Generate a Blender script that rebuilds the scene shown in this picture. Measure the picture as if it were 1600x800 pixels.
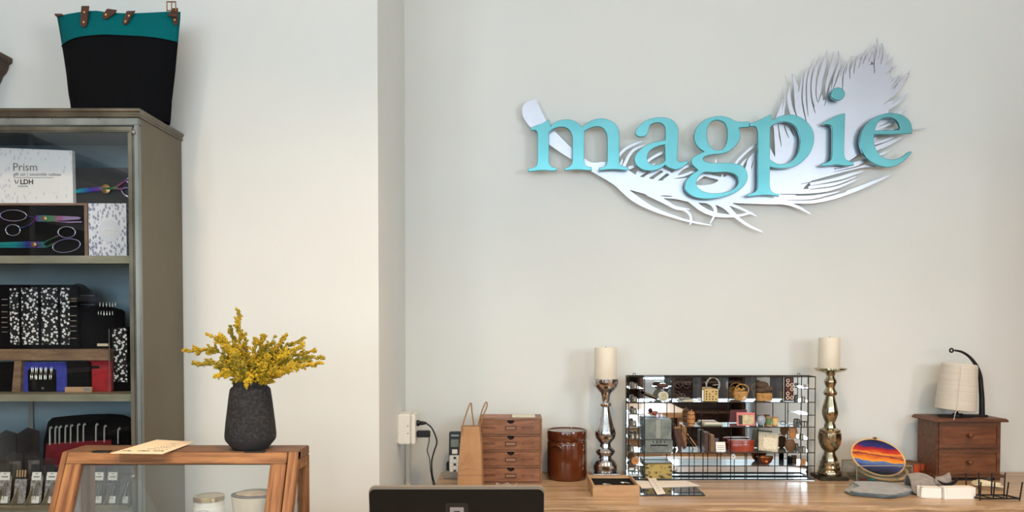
import bpy, bmesh, math, random
from mathutils import Vector, Matrix, Euler
import numpy as np
rnd = random.Random(7)
for _o in list(bpy.data.objects): bpy.data.objects.remove(_o)
SC = bpy.context.scene
COL = SC.collection
# ------------------------------------------------------------------ camera
F, V0, TILT, H = 1164.0, 537.0, math.radians(1.34), 1.40
cd = bpy.data.cameras.new('camera'); cam = bpy.data.objects.new('camera', cd); COL.objects.link(cam)
cd.sensor_width = 36; cd.lens = 36*F/1600; cd.shift_y = (V0-400)/1600; cd.clip_start = .02; cd.clip_end = 100
cam.location = (0, 0, H); cam.rotation_euler = (math.pi/2-TILT, 0, 0); SC.camera = cam
# ------------------------------------------------------------------ exposure
vs = SC.view_settings
vs.view_transform = 'Standard'; vs.look = 'None'; vs.gamma = 1; vs.exposure = 0.23; vs.use_curve_mapping = False
# ------------------------------------------------------------------ world and light
w = bpy.data.worlds.new('sky'); SC.world = w; w.use_nodes = True
w.node_tree.nodes['Background'].inputs[0].default_value = (.80, .90, 1, 1)
w.node_tree.nodes['Background'].inputs[1].default_value = 1.0
def area(name, loc, rot, sx, sy, power, col):
    l = bpy.data.lights.new(name, 'AREA'); l.shape = 'RECTANGLE'; l.size = sx; l.size_y = sy; l.energy = power; l.color = col
    o = bpy.data.objects.new(name, l); COL.objects.link(o); o.location = loc; o.rotation_euler = [math.radians(a) for a in rot]; return o
# daylight entering through the shop windows (front wall behind the camera, and right wall)
RX, LX, FY, CZ = 2.75, -2.6, -4.6, 3.25
FRONTW = [(-2.2, -0.85), (-0.65, 0.70), (0.90, 2.25)]                        # x ranges of the shop windows
for a, b in FRONTW:
    area('window_daylight', ((a+b)/2, FY+.06, 1.85), (90, 0, 0), b-a-.1, 2.3, 40, (.74, .91, 1))
LEFTW = [(-3.9, -2.75), (-2.55, -1.40)]                          # y ranges of the left side windows
for a, b in LEFTW:
    area('window_daylight', (LX+.06, (a+b)/2, 1.75), (90, 0, -90), b-a-.1, 1.6, 40, (.74, .92, 1))
RIGHTW = [(-1.75, -1.25), (-0.95, -0.45)]                         # y ranges of the right side windows
for a, b in RIGHTW:
    area('window_daylight', (RX-.06, (a+b)/2, 1.80), (90, 0, 90), b-a-.06, .9, 28, (.82, .94, 1))
CEIL_LAMPS = [(-1.2, 0.75), (.35, 0.75), (1.85, 1.1), (-1.2, -1.4), (.35, -1.4), (1.75, -1.4)]
# ------------------------------------------------------------------ pixel -> place helpers (1600x800 frame, true distances)
def ray(u, v):
    x = (u-800)/F; y = -(v-V0)/F
    return Vector((x, math.cos(TILT)+y*math.sin(TILT), -math.sin(TILT)+y*math.cos(TILT)))
def at(u, v, Y):
    d = ray(u, v); return Vector((0, 0, H))+d*(Y/d.y)
def on(u, v, z):
    d = ray(u, v); return Vector((0, 0, H))+d*((z-H)/d.z)
def zz(v, Y): return at(800, v, Y).z
def xx(u, Y, v=600): return at(u, v, Y).x
# ------------------------------------------------------------------ materials
def srgb(r, g, b):
    f = lambda c: (c/255/12.92) if c/255 <= .04045 else ((c/255+.055)/1.055)**2.4
    return (f(r), f(g), f(b), 1)
MATS = {}
def M(name, c1, c2=None, rough=.5, metal=0, scale=20, stretch=(1, 1, 1), bump=0, detail=5, spec=.5, coat=0, lo=.35, hi=.65, fine=0, trans=0, ior=1.45, sheen=0, rvar=0):
    m = bpy.data.materials.new(name); m.use_nodes = True; nt = m.node_tree; n = nt.nodes; L = nt.links
    p = n['Principled BSDF']
    p.inputs['Roughness'].default_value = rough; p.inputs['Metallic'].default_value = metal
    p.inputs['Specular IOR Level'].default_value = spec; p.inputs['Coat Weight'].default_value = coat
    p.inputs['Transmission Weight'].default_value = trans; p.inputs['IOR'].default_value = ior
    p.inputs['Sheen Weight'].default_value = sheen
    p.inputs['Base Color'].default_value = srgb(*c1)
    tc = n.new('ShaderNodeTexCoord'); mp = n.new('ShaderNodeMapping'); L.new(tc.outputs['Object'], mp.inputs[0])
    mp.inputs['Scale'].default_value = stretch
    nz = n.new('ShaderNodeTexNoise'); nz.inputs['Scale'].default_value = scale; nz.inputs['Detail'].default_value = detail
    L.new(mp.outputs[0], nz.inputs['Vector'])
    if c2 is not None:
        r = n.new('ShaderNodeValToRGB'); r.color_ramp.elements[0].position = lo; r.color_ramp.elements[1].position = hi
        r.color_ramp.elements[0].color = srgb(*c1); r.color_ramp.elements[1].color = srgb(*c2)
        L.new(nz.outputs[0], r.inputs[0]); L.new(r.outputs[0], p.inputs['Base Color'])
        if fine:
            n2 = n.new('ShaderNodeTexNoise'); n2.inputs['Scale'].default_value = scale*6; n2.inputs['Detail'].default_value = 3
            L.new(mp.outputs[0], n2.inputs['Vector'])
            r2 = n.new('ShaderNodeValToRGB'); r2.color_ramp.elements[0].position = .3; r2.color_ramp.elements[1].position = .6
            r2.color_ramp.elements[0].color = (1-fine, 1-fine, 1-fine, 1); r2.color_ramp.elements[1].color = (1, 1, 1, 1)
            L.new(n2.outputs[0], r2.inputs[0])
            mx = n.new('ShaderNodeMixRGB'); mx.blend_type = 'MULTIPLY'; mx.inputs[0].default_value = 1
            L.new(r.outputs[0], mx.inputs[1]); L.new(r2.outputs[0], mx.inputs[2]); L.new(mx.outputs[0], p.inputs['Base Color'])
    if rvar:
        mr = n.new('ShaderNodeMapRange'); mr.inputs[3].default_value = max(0, rough-rvar); mr.inputs[4].default_value = rough+rvar
        L.new(nz.outputs[0], mr.inputs[0]); L.new(mr.outputs[0], p.inputs['Roughness'])
    if bump:
        b = n.new('ShaderNodeBump'); b.inputs['Strength'].default_value = bump; b.inputs['Distance'].default_value = .002
        L.new(nz.outputs[0], b.inputs['Height']); L.new(b.outputs[0], p.inputs['Normal'])
    MATS[name] = m; return m
def emit(name, col, s):
    m = bpy.data.materials.new(name); m.use_nodes = True; nt = m.node_tree; p = nt.nodes['Principled BSDF']
    p.inputs['Base Color'].default_value = (*col, 1); p.inputs['Emission Color'].default_value = (*col, 1); p.inputs['Emission Strength'].default_value = s
    return m
def pane(name, tint=(1, 1, 1), refl=.09, rough=.01, maxr=.6):
    m = bpy.data.materials.new(name); m.use_nodes = True; nt = m.node_tree; n = nt.nodes; L = nt.links
    n.remove(n['Principled BSDF'])
    t = n.new('ShaderNodeBsdfTransparent'); t.inputs[0].default_value = (*tint, 1)
    g = n.new('ShaderNodeBsdfGlossy'); g.inputs['Roughness'].default_value = rough
    lw = n.new('ShaderNodeLayerWeight'); lw.inputs[0].default_value = .25
    mr = n.new('ShaderNodeMapRange'); mr.inputs[3].default_value = refl; mr.inputs[4].default_value = maxr
    mx = n.new('ShaderNodeMixShader')
    L.new(lw.outputs['Facing'], mr.inputs[0]); L.new(mr.outputs[0], mx.inputs[0]); L.new(t.outputs[0], mx.inputs[1]); L.new(g.outputs[0], mx.inputs[2])
    L.new(mx.outputs[0], n['Material Output'].inputs[0]); return m
def voro(name, base, spot, scale, lo, hi, rough=.6, stretch=(1, 1, 1), noise=.0):
    m = M(name, base, rough=rough); nt = m.node_tree; n = nt.nodes; L = nt.links; p = n['Principled BSDF']
    tc = n.new('ShaderNodeTexCoord'); mp = n.new('ShaderNodeMapping'); mp.inputs['Scale'].default_value = stretch
    L.new(tc.outputs['Object'], mp.inputs[0])
    v = n.new('ShaderNodeTexVoronoi'); v.inputs['Scale'].default_value = scale; L.new(mp.outputs[0], v.inputs['Vector'])
    src = v.outputs['Distance']
    if noise:
        nz = n.new('ShaderNodeTexNoise'); nz.inputs['Scale'].default_value = scale*2.8; nz.inputs['Detail'].default_value = 3; L.new(mp.outputs[0], nz.inputs['Vector'])
        ma = n.new('ShaderNodeMath'); ma.operation = 'MULTIPLY_ADD'; ma.inputs[1].default_value = noise
        L.new(nz.outputs[0], ma.inputs[0]); L.new(src, ma.inputs[2]); src = ma.outputs[0]
    r = n.new('ShaderNodeValToRGB'); r.color_ramp.elements[0].position = lo; r.color_ramp.elements[1].position = hi
    r.color_ramp.elements[0].color = srgb(*spot); r.color_ramp.elements[1].color = srgb(*base)
    L.new(src, r.inputs[0]); L.new(r.outputs[0], p.inputs['Base Color']); return m
def ramp(name, axis, lo, hi, stops, rough=.3, metal=0, wob=0, wscale=8):
    """colour bands along one object axis: a thing's own print, dye or anodising"""
    m = M(name, (255, 255, 255), rough=rough, metal=metal); nt = m.node_tree; n = nt.nodes; L = nt.links; p = n['Principled BSDF']
    tc = n.new('ShaderNodeTexCoord'); sx = n.new('ShaderNodeSeparateXYZ'); L.new(tc.outputs['Object'], sx.inputs[0])
    src = sx.outputs[axis]
    if wob:
        mp = n.new('ShaderNodeMapping'); mp.inputs['Scale'].default_value = (1, 1, 3.5); L.new(tc.outputs['Object'], mp.inputs[0])
        nz = n.new('ShaderNodeTexNoise'); nz.inputs['Scale'].default_value = wscale; nz.inputs['Detail'].default_value = 3; L.new(mp.outputs[0], nz.inputs['Vector'])
        ma = n.new('ShaderNodeMath'); ma.operation = 'MULTIPLY_ADD'; ma.inputs[1].default_value = wob; L.new(nz.outputs[0], ma.inputs[0]); L.new(src, ma.inputs[2]); src = ma.outputs[0]
    mr = n.new('ShaderNodeMapRange'); mr.inputs[1].default_value = lo; mr.inputs[2].default_value = hi; L.new(src, mr.inputs[0])
    r = n.new('ShaderNodeValToRGB'); cr = r.color_ramp
    while len(cr.elements) < len(stops): cr.elements.new(.5)
    for e, (pos, c) in zip(cr.elements, stops): e.position = pos; e.color = srgb(*c)
    L.new(mr.outputs[0], r.inputs[0]); L.new(r.outputs[0], p.inputs['Base Color']); return m
wall_m = M('wall_paint', (219, 220, 216), (222, 223, 219), rough=.75, scale=3, bump=.03, spec=.25)
floor_m = M('floor_wood', (150, 105, 68), (178, 128, 84), rough=.45, scale=4, stretch=(8, .6, 1), fine=.2)
ceil_m = M('ceiling_paint', (226, 226, 224), rough=.8)
white_m = M('white_paint', (232, 228, 220), rough=.45)
plas_w = M('white_plastic', (234, 229, 218), rough=.35)
black_m = M('black_plastic', (16, 16, 17), rough=.4)
iron_m = M('black_iron', (22, 19, 18), (34, 29, 26), rough=.5, metal=.3, scale=60)
wire_m = M('black_wire', (20, 19, 18), rough=.4, metal=.5)
steel_m = M('worn_steel', (118, 112, 96), (142, 138, 124), rough=.45, metal=.55, scale=6, stretch=(1, 1, 4), rvar=.12, bump=.05)
side_m = M('olive_steel', (104, 97, 80), (113, 106, 89), rough=.55, metal=.25, scale=7, stretch=(1, 1, .6), rvar=.1, fine=.03)
edge_m = M('edge_steel', (120, 122, 118), (150, 152, 146), rough=.4, metal=.75, scale=14, stretch=(1, 1, .3))
bronze_m = M('bronze_steel', (92, 86, 74), (124, 117, 102), rough=.32, metal=.75, scale=14, stretch=(1, 1, .4))
shelf_m = M('shelf_steel', (128, 124, 106), (156, 150, 130), rough=.5, metal=.4, scale=18, stretch=(.5, 1, 2))
blue_m = M('blue_grey_steel', (116, 134, 144), (150, 168, 178), rough=.45, metal=.15, scale=3.2, stretch=(.6, 1, 3))
sign_m = M('sign_teal', (104, 172, 180), (112, 180, 188), rough=.27, metal=.95, scale=9, fine=.03, spec=.5)
feath_m = M('feather_metal', (198, 201, 213), (204, 207, 219), rough=.33, metal=.8, scale=5)
pine = M('honey_wood', (112, 72, 42), (164, 116, 74), rough=.55, scale=4, stretch=(1.3, 22, 22), bump=.3, fine=.3)
pine_v = M('honey_wood_upright', (108, 68, 40), (160, 112, 70), rough=.55, scale=4, stretch=(22, 22, 1.3), bump=.3, fine=.3)
pine_s = M('honey_wood_slanted', (112, 70, 40), (170, 120, 76), rough=.55, scale=4, stretch=(24, 1, 1.2), bump=.3, fine=.3)
hook_m = M('hook_aluminium', (196, 192, 178), rough=.35, metal=.3)
pine_top = M('weathered_top', (96, 68, 46), (126, 92, 64), rough=.6, scale=10, stretch=(1.2, 9, 9), fine=.3)
oak = M('oak_top', (148, 120, 92), (206, 176, 142), rough=.3, scale=2.5, stretch=(1, 26, 26), fine=.18, bump=.05)
oak_edge = M('oak_edge', (118, 92, 66), (168, 138, 102), rough=.6, scale=9, stretch=(1, 3, 12), fine=.3, bump=.5)
walnut = M('brown_drawer_wood', (120, 76, 48), (152, 102, 70), rough=.42, scale=10, stretch=(1, 8, 8), fine=.25, coat=.2)
walnut_d = M('dark_carcass_wood', (118, 80, 56), (142, 102, 76), rough=.45, scale=10, stretch=(1, 6, 6), fine=.2)
chest_m = M('chest_wood', (90, 54, 34), (118, 74, 48), rough=.45, scale=9, stretch=(1, 7, 7), fine=.25)
chest_p = M('chest_panel_wood', (100, 58, 34), (130, 80, 50), rough=.42, scale=10, stretch=(1, 8, 8), fine=.25)
dark_wood = M('dark_shelf_wood', (62, 42, 32), (84, 58, 44), rough=.5, scale=8, stretch=(1, 6, 6), fine=.2)
bare = M('light_box_wood', (176, 140, 104), (196, 158, 120), rough=.55, scale=10, stretch=(1, 8, 8), fine=.12)
riser_m = M('riser_wood', (110, 84, 62), (146, 116, 88), rough=.6, scale=9, stretch=(1, 7, 7), fine=.25)
kraft = M('kraft_paper', (168, 126, 88), (182, 140, 102), rough=.8, scale=14, bump=.15)
twine = M('paper_twine', (160, 122, 86), rough=.8)
crock_m = M('crock_glaze', (70, 30, 12), (92, 42, 18), rough=.16, scale=5, stretch=(1, 1, .4), coat=.5)
silver_m = M('mercury_silver', (206, 206, 208), (128, 126, 126), rough=.14, metal=1, scale=45, lo=.5, hi=.75, bump=.12)
gold_m = M('mercury_gold', (190, 178, 150), (126, 112, 84), rough=.17, metal=1, scale=45, lo=.5, hi=.75, bump=.12)
wax = M('candle_wax', (226, 218, 200), (218, 208, 188), rough=.45, scale=12)
char_m = M('charcoal_clay', (26, 26, 28), (50, 50, 52), rough=.85, scale=160, bump=.35, lo=.45, hi=.7, detail=3)
char_d = M('charcoal_base', (40, 40, 42), rough=.75)
flower_m = M('goldenrod_bloom', (188, 148, 16), (150, 124, 24), rough=.8, scale=60)
stem_m = M('goldenrod_stem', (112, 104, 40), rough=.8)
teal_c = M('teal_canvas', (2, 92, 98), (4, 100, 104), rough=.85, scale=300, bump=.2, spec=.1)
black_c = M('black_canvas', (11, 12, 15), (16, 17, 20), rough=.9, scale=260, spec=.08)
leather = M('brown_leather', (62, 34, 24), (82, 46, 32), rough=.5, scale=30, bump=.1)
brass = M('antique_brass', (170, 132, 84), rough=.3, metal=1)
chrome = M('needle_metal', (222, 214, 200), rough=.2, metal=.9)
paper_w = M('white_paper', (236, 232, 226), rough=.7)
paper_c = M('cream_paper', (220, 202, 172), (226, 210, 184), rough=.8, scale=6)
ink = M('dark_ink', (52, 44, 40), rough=.7)
ink_g = M('grey_ink', (128, 126, 130), rough=.7)
box_white = voro('frosted_print', (238, 234, 234), (206, 206, 216), 110, .26, .46, rough=.5, stretch=(1, 1, .5), noise=.2)
box_winter = voro('winter_print', (226, 226, 234), (140, 142, 168), 150, .6, .85, rough=.5, stretch=(1, 1, .6), noise=.6)
frost_plain = M('plain_label', (236, 232, 232), rough=.5)
winter_plain = M('winter_centre', (214, 216, 226), rough=.5)
black_v = M('black_lining', (10, 10, 11), rough=.7, spec=.15)
taupe = M('taupe_frame', (120, 92, 74), (140, 110, 90), rough=.5, scale=12, stretch=(1, 1, 4))
floral = voro('white_flower_print', (12, 12, 13), (232, 230, 228), 120, .66, .70, rough=.8, noise=.55)
blue_f = M('blue_fabric', (40, 46, 140), (52, 60, 160), rough=.8, scale=60, sheen=.3)
red_f = M('red_fabric', (150, 14, 26), (172, 22, 34), rough=.8, scale=60, sheen=.3)
red_d = M('dark_red_fabric', (118, 14, 24), (136, 20, 32), rough=.85, scale=50)
rain = ramp('rainbow_titanium', 0, -.07, .07, [(0, (60, 200, 205)), (.25, (70, 90, 190)), (.42, (140, 70, 180)), (.55, (70, 170, 170)), (.72, (110, 180, 120)), (.88, (220, 130, 190)), (1, (210, 180, 230))], rough=.22, metal=.75)
ring_m = M('scissor_ring', (196, 208, 220), (160, 150, 210), rough=.2, metal=.85, scale=25)
bag_clear = pane('clear_plastic', (.96, .96, .97), .07, .25, .3)
bag_smoke = pane('smoky_plastic', (.42, .45, .48), .15, .15, .5)
glass_m = pane('clear_glass', (.96, .98, .985), .025, .005, .25)
glass_case = pane('case_glass', (.93, .95, .95), .06, .005, .6)
lamp_m = emit('lamp_glow', (1, .97, .92), 9)
terminal_m = M('terminal_shell', (22, 19, 17), (25, 22, 19), rough=.5, scale=3, spec=.12)
terminal_e = M('terminal_edge', (120, 112, 102), rough=.4, metal=.2)
mirror_m = M('mirror_silver', (226, 230, 234), rough=.015, metal=1)
grey_felt = M('grey_felt', (132, 132, 130), (156, 156, 154), rough=.95, scale=40, bump=.3, sheen=.3)
teal_felt = M('teal_grey_felt', (104, 122, 124), (128, 144, 146), rough=.95, scale=40, bump=.3)
grey_cloth = M('grey_wool', (132, 124, 118), (150, 142, 136), rough=.95, scale=80, bump=.3, sheen=.3)
black_cl = M('black_wool', (24, 23, 24), rough=.95)
linen = M('linen_thread', (204, 196, 182), (214, 206, 193), rough=.9, scale=12, stretch=(.6, .6, 16), bump=.25, fine=.05)
orange_b = M('orange_card', (190, 74, 42), (204, 92, 56), rough=.6, scale=20)
book_c = M('brown_card', (120, 88, 58), rough=.6)
hoop_m = M('bamboo_hoop', (206, 166, 116), (222, 186, 138), rough=.45, scale=20)
plug_m = M('plug_black', (18, 18, 20), rough=.45)
tan_bin = M('tan_bin_metal', (128, 118, 98), (150, 140, 118), rough=.5, metal=.3, scale=15)
tin_g = M('pewter_tin', (104, 108, 102), (130, 134, 126), rough=.45, metal=.5, scale=40, bump=.3)
tin_y = voro('landscape_tin', (168, 148, 84), (66, 58, 40), 55, .55, .8, rough=.4, stretch=(1, 1, 1.6), noise=.6)
tin_p = voro('pattern_tin', (196, 184, 158), (98, 90, 74), 150, .25, .4, rough=.5, noise=.2)
red_tin = M('red_lacquer', (132, 44, 24), (156, 60, 34), rough=.3, scale=20, coat=.4)
basket_m = M('wicker', (148, 104, 54), (196, 152, 92), rough=.8, scale=90, stretch=(1, 1, 2.5), bump=.6)
yarn_b = M('brown_yarn', (72, 56, 44), (98, 78, 62), rough=.95, scale=90, stretch=(1, 1, 4), bump=.5)
copper = M('copper', (164, 96, 62), (120, 66, 42), rough=.25, metal=.9, scale=18)
yellow_w = M('yellow_box', (196, 168, 108), rough=.6)
spool_g = M('green_thread', (96, 130, 84), rough=.8, scale=10)
spool_y = M('straw_thread', (216, 186, 120), rough=.8)
spool_b = M('blue_grey_thread', (136, 144, 158), (176, 182, 192), rough=.8, scale=80)
wood_s = M('turned_wood', (172, 116, 66), (190, 136, 84), rough=.5, scale=20)
pink_c = M('pink_card', (206, 120, 118), rough=.6)
foil = M('crinkled_foil', (206, 204, 204), (160, 156, 156), rough=.3, metal=.3, scale=40)
tile_m = M('black_gloss', (16, 17, 18), rough=.06, coat=.6)
ceramic = M('cream_ceramic', (222, 206, 180), rough=.2, coat=.4)
# ------------------------------------------------------------------ mesh building
class B:
    def __init__(s): s.v = []; s.f = []
    def add(s, vs, fs, mat=None):
        k = len(s.v)
        s.v += [tuple(mat @ Vector(p)) for p in vs] if mat is not None else [tuple(p) for p in vs]
        s.f += [tuple(i+k for i in f) for f in fs]; return s
    def box(s, a, b, mat=None):
        x0, y0, z0 = a; x1, y1, z1 = b
        return s.add([(x0, y0, z0), (x1, y0, z0), (x1, y1, z0), (x0, y1, z0), (x0, y0, z1), (x1, y0, z1), (x1, y1, z1), (x0, y1, z1)],
                     [(0, 3, 2, 1), (4, 5, 6, 7), (0, 1, 5, 4), (1, 2, 6, 5), (2, 3, 7, 6), (3, 0, 4, 7)], mat)
    def cbox(s, c, sz, rot=(0, 0, 0)):
        m = Matrix.Translation(c) @ Euler([math.radians(a) for a in rot]).to_matrix().to_4x4()
        h = [q/2 for q in sz]; return s.box([-q for q in h], h, m)
    def lathe(s, prof, c=(0, 0, 0), n=32, mat=None, sq=1.0):
        vs, fs = [], []; k = len(prof)
        for r, z in prof:
            for i in range(n):
                a = 2*math.pi*i/n; vs.append((c[0]+r*math.cos(a), c[1]+r*math.sin(a)*sq, c[2]+z))
        for j in range(k-1):
            for i in range(n): fs.append((j*n+i, j*n+(i+1) % n, (j+1)*n+(i+1) % n, (j+1)*n+i))
        fs.append(tuple(range(n-1, -1, -1))); fs.append(tuple((k-1)*n+i for i in range(n)))
        return s.add(vs, fs, mat)
    def tube(s, pts, r, n=8, closed=False, flat=1.0):
        pts = [Vector(p) for p in pts]; k = len(pts); rs = r if isinstance(r, (list, tuple)) else [r]*k
        vs, fs = [], []; ref = None
        for i, p in enumerate(pts):
            if closed: t = pts[(i+1) % k]-pts[i-1]
            else: t = pts[min(i+1, k-1)]-pts[max(i-1, 0)]
            t = t.normalized() if t.length > 1e-9 else Vector((0, 0, 1))
            if ref is None:
                ref = Vector((0, 0, 1)) if abs(t.z) < .9 else Vector((0, 1, 0))
            a = t.cross(ref)
            a = a.normalized() if a.length > 1e-6 else t.orthogonal().normalized()
            b = a.cross(t).normalized(); ref = b
            for j in range(n):
                q = 2*math.pi*j/n; vs.append(p+a*(math.cos(q)*rs[i])+b*(math.sin(q)*rs[i]*flat))
        for i in range(k if closed else k-1):
            for j in range(n):
                i2 = (i+1) % k; fs.append((i*n+j, i*n+(j+1) % n, i2*n+(j+1) % n, i2*n+j))
        if not closed:
            fs.append(tuple(range(n-1, -1, -1))); fs.append(tuple((k-1)*n+j for j in range(n)))
        return s.add(vs, fs)
    def prism(s, poly, y0, y1, mat=None, plane='xz'):
        k = len(poly)
        if plane == 'xz': vs = [(a, y0, b) for a, b in poly]+[(a, y1, b) for a, b in poly]
        elif plane == 'yz': vs = [(y0, a, b) for a, b in poly]+[(y1, a, b) for a, b in poly]
        else: vs = [(a, b, y0) for a, b in poly]+[(a, b, y1) for a, b in poly]
        fs = [tuple(range(k)), tuple(range(2*k-1, k-1, -1))]+[((i+1) % k, i, i+k, (i+1) % k+k) for i in range(k)]
        return s.add(vs, fs, mat)
    def ball(s, c, r, n=10, m=7):
        r = r if isinstance(r, (tuple, list)) else (r, r, r)
        pr = [(math.sin(math.pi*j/m), -math.cos(math.pi*j/m)) for j in range(m+1)]
        pr[0] = (.02, -1); pr[-1] = (.02, 1)
        mt = Matrix.Translation(c) @ Matrix.Diagonal((r[0], r[1], r[2], 1))
        return s.lathe(pr, n=n, mat=mt)
    def ring(s, c, R, r, axis='y', n=28, k=8, ez=1.0):
        pts = []
        for i in range(n):
            a = 2*math.pi*i/n; ca, sa = R*math.cos(a), R*math.sin(a)*ez
            pts.append(Vector(c)+(Vector((ca, 0, sa)) if axis == 'y' else Vector((ca, sa, 0)) if axis == 'z' else Vector((0, ca, sa))))
        return s.tube(pts, r, k, closed=True)
    def build(s, name, mat, parent=None, smooth=0, bevel=0, loc=None, rot=None):
        me = bpy.data.meshes.new(name); me.from_pydata([tuple(p) for p in s.v], [], s.f)
        bm = bmesh.new(); bm.from_mesh(me); bmesh.ops.recalc_face_normals(bm, faces=bm.faces)
        if bevel:
            ed = [e for e in bm.edges if len(e.link_faces) == 2 and e.calc_face_angle(0) > .6]
            bmesh.ops.bevel(bm, geom=ed, offset=bevel, segments=2, affect='EDGES', clamp_overlap=True)
        bm.to_mesh(me); bm.free()
        if smooth:
            me.shade_smooth()
            try: me.set_sharp_from_angle(angle=math.radians(smooth if smooth > 1 else 40))
            except Exception: pass
        me.materials.append(mat)
        o = bpy.data.objects.new(name, me); COL.objects.link(o)
        if parent is not None: o.parent = parent
        if loc is not None: o.location = loc
        if rot is not None: o.rotation_euler = [math.radians(a) for a in rot]
        return o
def thing(name, label, cat, loc=(0, 0, 0), rotz=0, group=None):
    o = bpy.data.objects.new(name, None); COL.objects.link(o); o.empty_display_size = .05
    o.location = loc; o.rotation_euler = (0, 0, math.radians(rotz)); o['label'] = label; o['category'] = cat
    if group: o['group'] = group
    return o
def tag(o, label, cat, group=None):
    o['label'] = label; o['category'] = cat
    if group: o['group'] = group
    return o
def struct(o): o['kind'] = 'structure'; return o
def plab(o, t): o['label'] = t; return o
def copy_tree(o, parent=None):
    c = o.copy(); COL.objects.link(c); c.parent = parent
    for ch in list(o.children): copy_tree(ch, c)
    return c
def rrect(x0, x1, z0, z1, r, n=5):
    out = []
    for cx, cz, a0 in ((x1-r, z1-r, 0), (x0+r, z1-r, 90), (x0+r, z0+r, 180), (x1-r, z0+r, 270)):
        for i in range(n+1):
            a = math.radians(a0+90*i/n); out.append((cx+r*math.cos(a), cz+r*math.sin(a)))
    return out
def crom(pts, n=6, closed=False, corners=()):
    """Catmull-Rom through pts; indices in corners stay sharp"""
    k = len(pts); out = []; P = [np.array(p, float) for p in pts]
    for i in range(k if closed else k-1):
        p1, p2 = P[i], P[(i+1) % k]
        p0 = P[i-1] if (closed or i > 0) else 2*p1-p2
        p3 = P[(i+2) % k] if (closed or i+2 < k) else 2*p2-p1
        if i in corners: p0 = 2*p1-p2
        if (i+1) % k in corners: p3 = 2*p2-p1
        d1 = (p2-p0)/2; d2 = (p3-p1)/2; L = np.linalg.norm(p2-p1)
        for d in (d1, d2):
            l = np.linalg.norm(d)
            if l > 1.2*L and l > 0: d *= 1.2*L/l
        for j in range(n):
            t = j/n; out.append(tuple((2*t**3-3*t*t+1)*p1+(t**3-2*t*t+t)*d1+(-2*t**3+3*t*t)*p2+(t**3-t*t)*d2))
    if not closed: out.append(tuple(P[-1]))
    return out
def fill_curve(name, loops, depth, mat, parent=None, bevel=0, loc=(0, 0, 0)):
    """closed 2D loops (x,z) -> extruded solid mesh standing in the xz plane, front face towards -y"""
    cu = bpy.data.curves.new(name, 'CURVE'); cu.dimensions = '2D'; cu.fill_mode = 'BOTH'; cu.extrude = depth/2; cu.bevel_depth = bevel; cu.bevel_resolution = 1
    if bevel: cu.offset = -bevel*.5
    for lp in loops:
        sp = cu.splines.new('POLY'); sp.points.add(len(lp)-1); sp.use_cyclic_u = True
        for q, (a, b) in zip(sp.points, lp): q.co = (a, b, 0, 1)
    tmp = bpy.data.objects.new('tmp', cu); COL.objects.link(tmp)
    dg = bpy.context.evaluated_depsgraph_get(); dg.update()
    me = bpy.data.meshes.new_from_object(tmp.evaluated_get(dg)); bpy.data.objects.remove(tmp); bpy.data.curves.remove(cu)
    me.transform(Matrix.Rotation(math.pi/2, 4, 'X')); me.name = name
    me.materials.clear(); me.materials.append(mat)
    o = bpy.data.objects.new(name, me); COL.objects.link(o); o.parent = parent; o.location = loc; return o
def text(s, size, mat, parent, loc, name='printed_text', align='LEFT', depth=.0006, space=1.0, rot=(90, 0, 0), sx=1.0, bold=0):
    cu = bpy.data.curves.new(name, 'FONT'); cu.body = s; cu.size = size; cu.extrude = depth/2; cu.align_x = align; cu.space_character = space
    cu.offset = bold; cu.resolution_u = 3
    tmp = bpy.data.objects.new('tmp', cu); COL.objects.link(tmp)
    dg = bpy.context.evaluated_depsgraph_get(); dg.update()
    me = bpy.data.meshes.new_from_object(tmp.evaluated_get(dg)); bpy.data.objects.remove(tmp); bpy.data.curves.remove(cu)
    me.transform(Matrix.Diagonal((sx, 1, 1, 1))); me.materials.clear(); me.materials.append(mat); me.name = name
    o = bpy.data.objects.new(name, me); COL.objects.link(o); o.parent = parent; o.location = loc
    o.rotation_euler = [math.radians(a) for a in rot]; return o
# ================================================================== THE ROOM
BY, PY, PX = 2.75, 2.20, -0.3935            # back wall, pillar wall face, pillar return
struct(B().box((LX, FY, -.06), (RX, BY+.1, 0)).build('floor', floor_m))
struct(B().box((LX, FY, CZ), (RX, BY+.1, CZ+.06)).build('ceiling', ceil_m))
struct(B().box((PX-.05, BY, 0), (RX+.12, BY+.1, CZ)).build('wall_back', wall_m))
struct(B().box((LX-.1, PY, 0), (PX, BY+.1, CZ)).build('wall_left', wall_m))
def holed(name, ranges, z0, z1, lo, hi, fn):
    b = B(); xs = [lo]+[q for r in ranges for q in r]+[hi]
    for i in range(0, len(xs), 2): fn(b, xs[i], xs[i+1], 0, CZ)
    for a, c in ranges: fn(b, a, c, 0, z0); fn(b, a, c, z1, CZ)
    return struct(b.build(name, wall_m))
holed('wall_front', FRONTW, .65, 3.05, LX-.1, RX+.1, lambda b, a, c, z0, z1: b.box((a, FY-.1, z0), (c, FY, z1)))
holed('wall_right', RIGHTW, 1.35, 2.25, FY, BY, lambda b, a, c, z0, z1: b.box((RX, a, z0), (RX+.12, c, z1)))
holed('wall_side', LEFTW, .95, 2.55, FY, PY, lambda b, a, c, z0, z1: b.box((LX-.1, a, z0), (LX, c, z1)))
wn = 0
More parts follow.
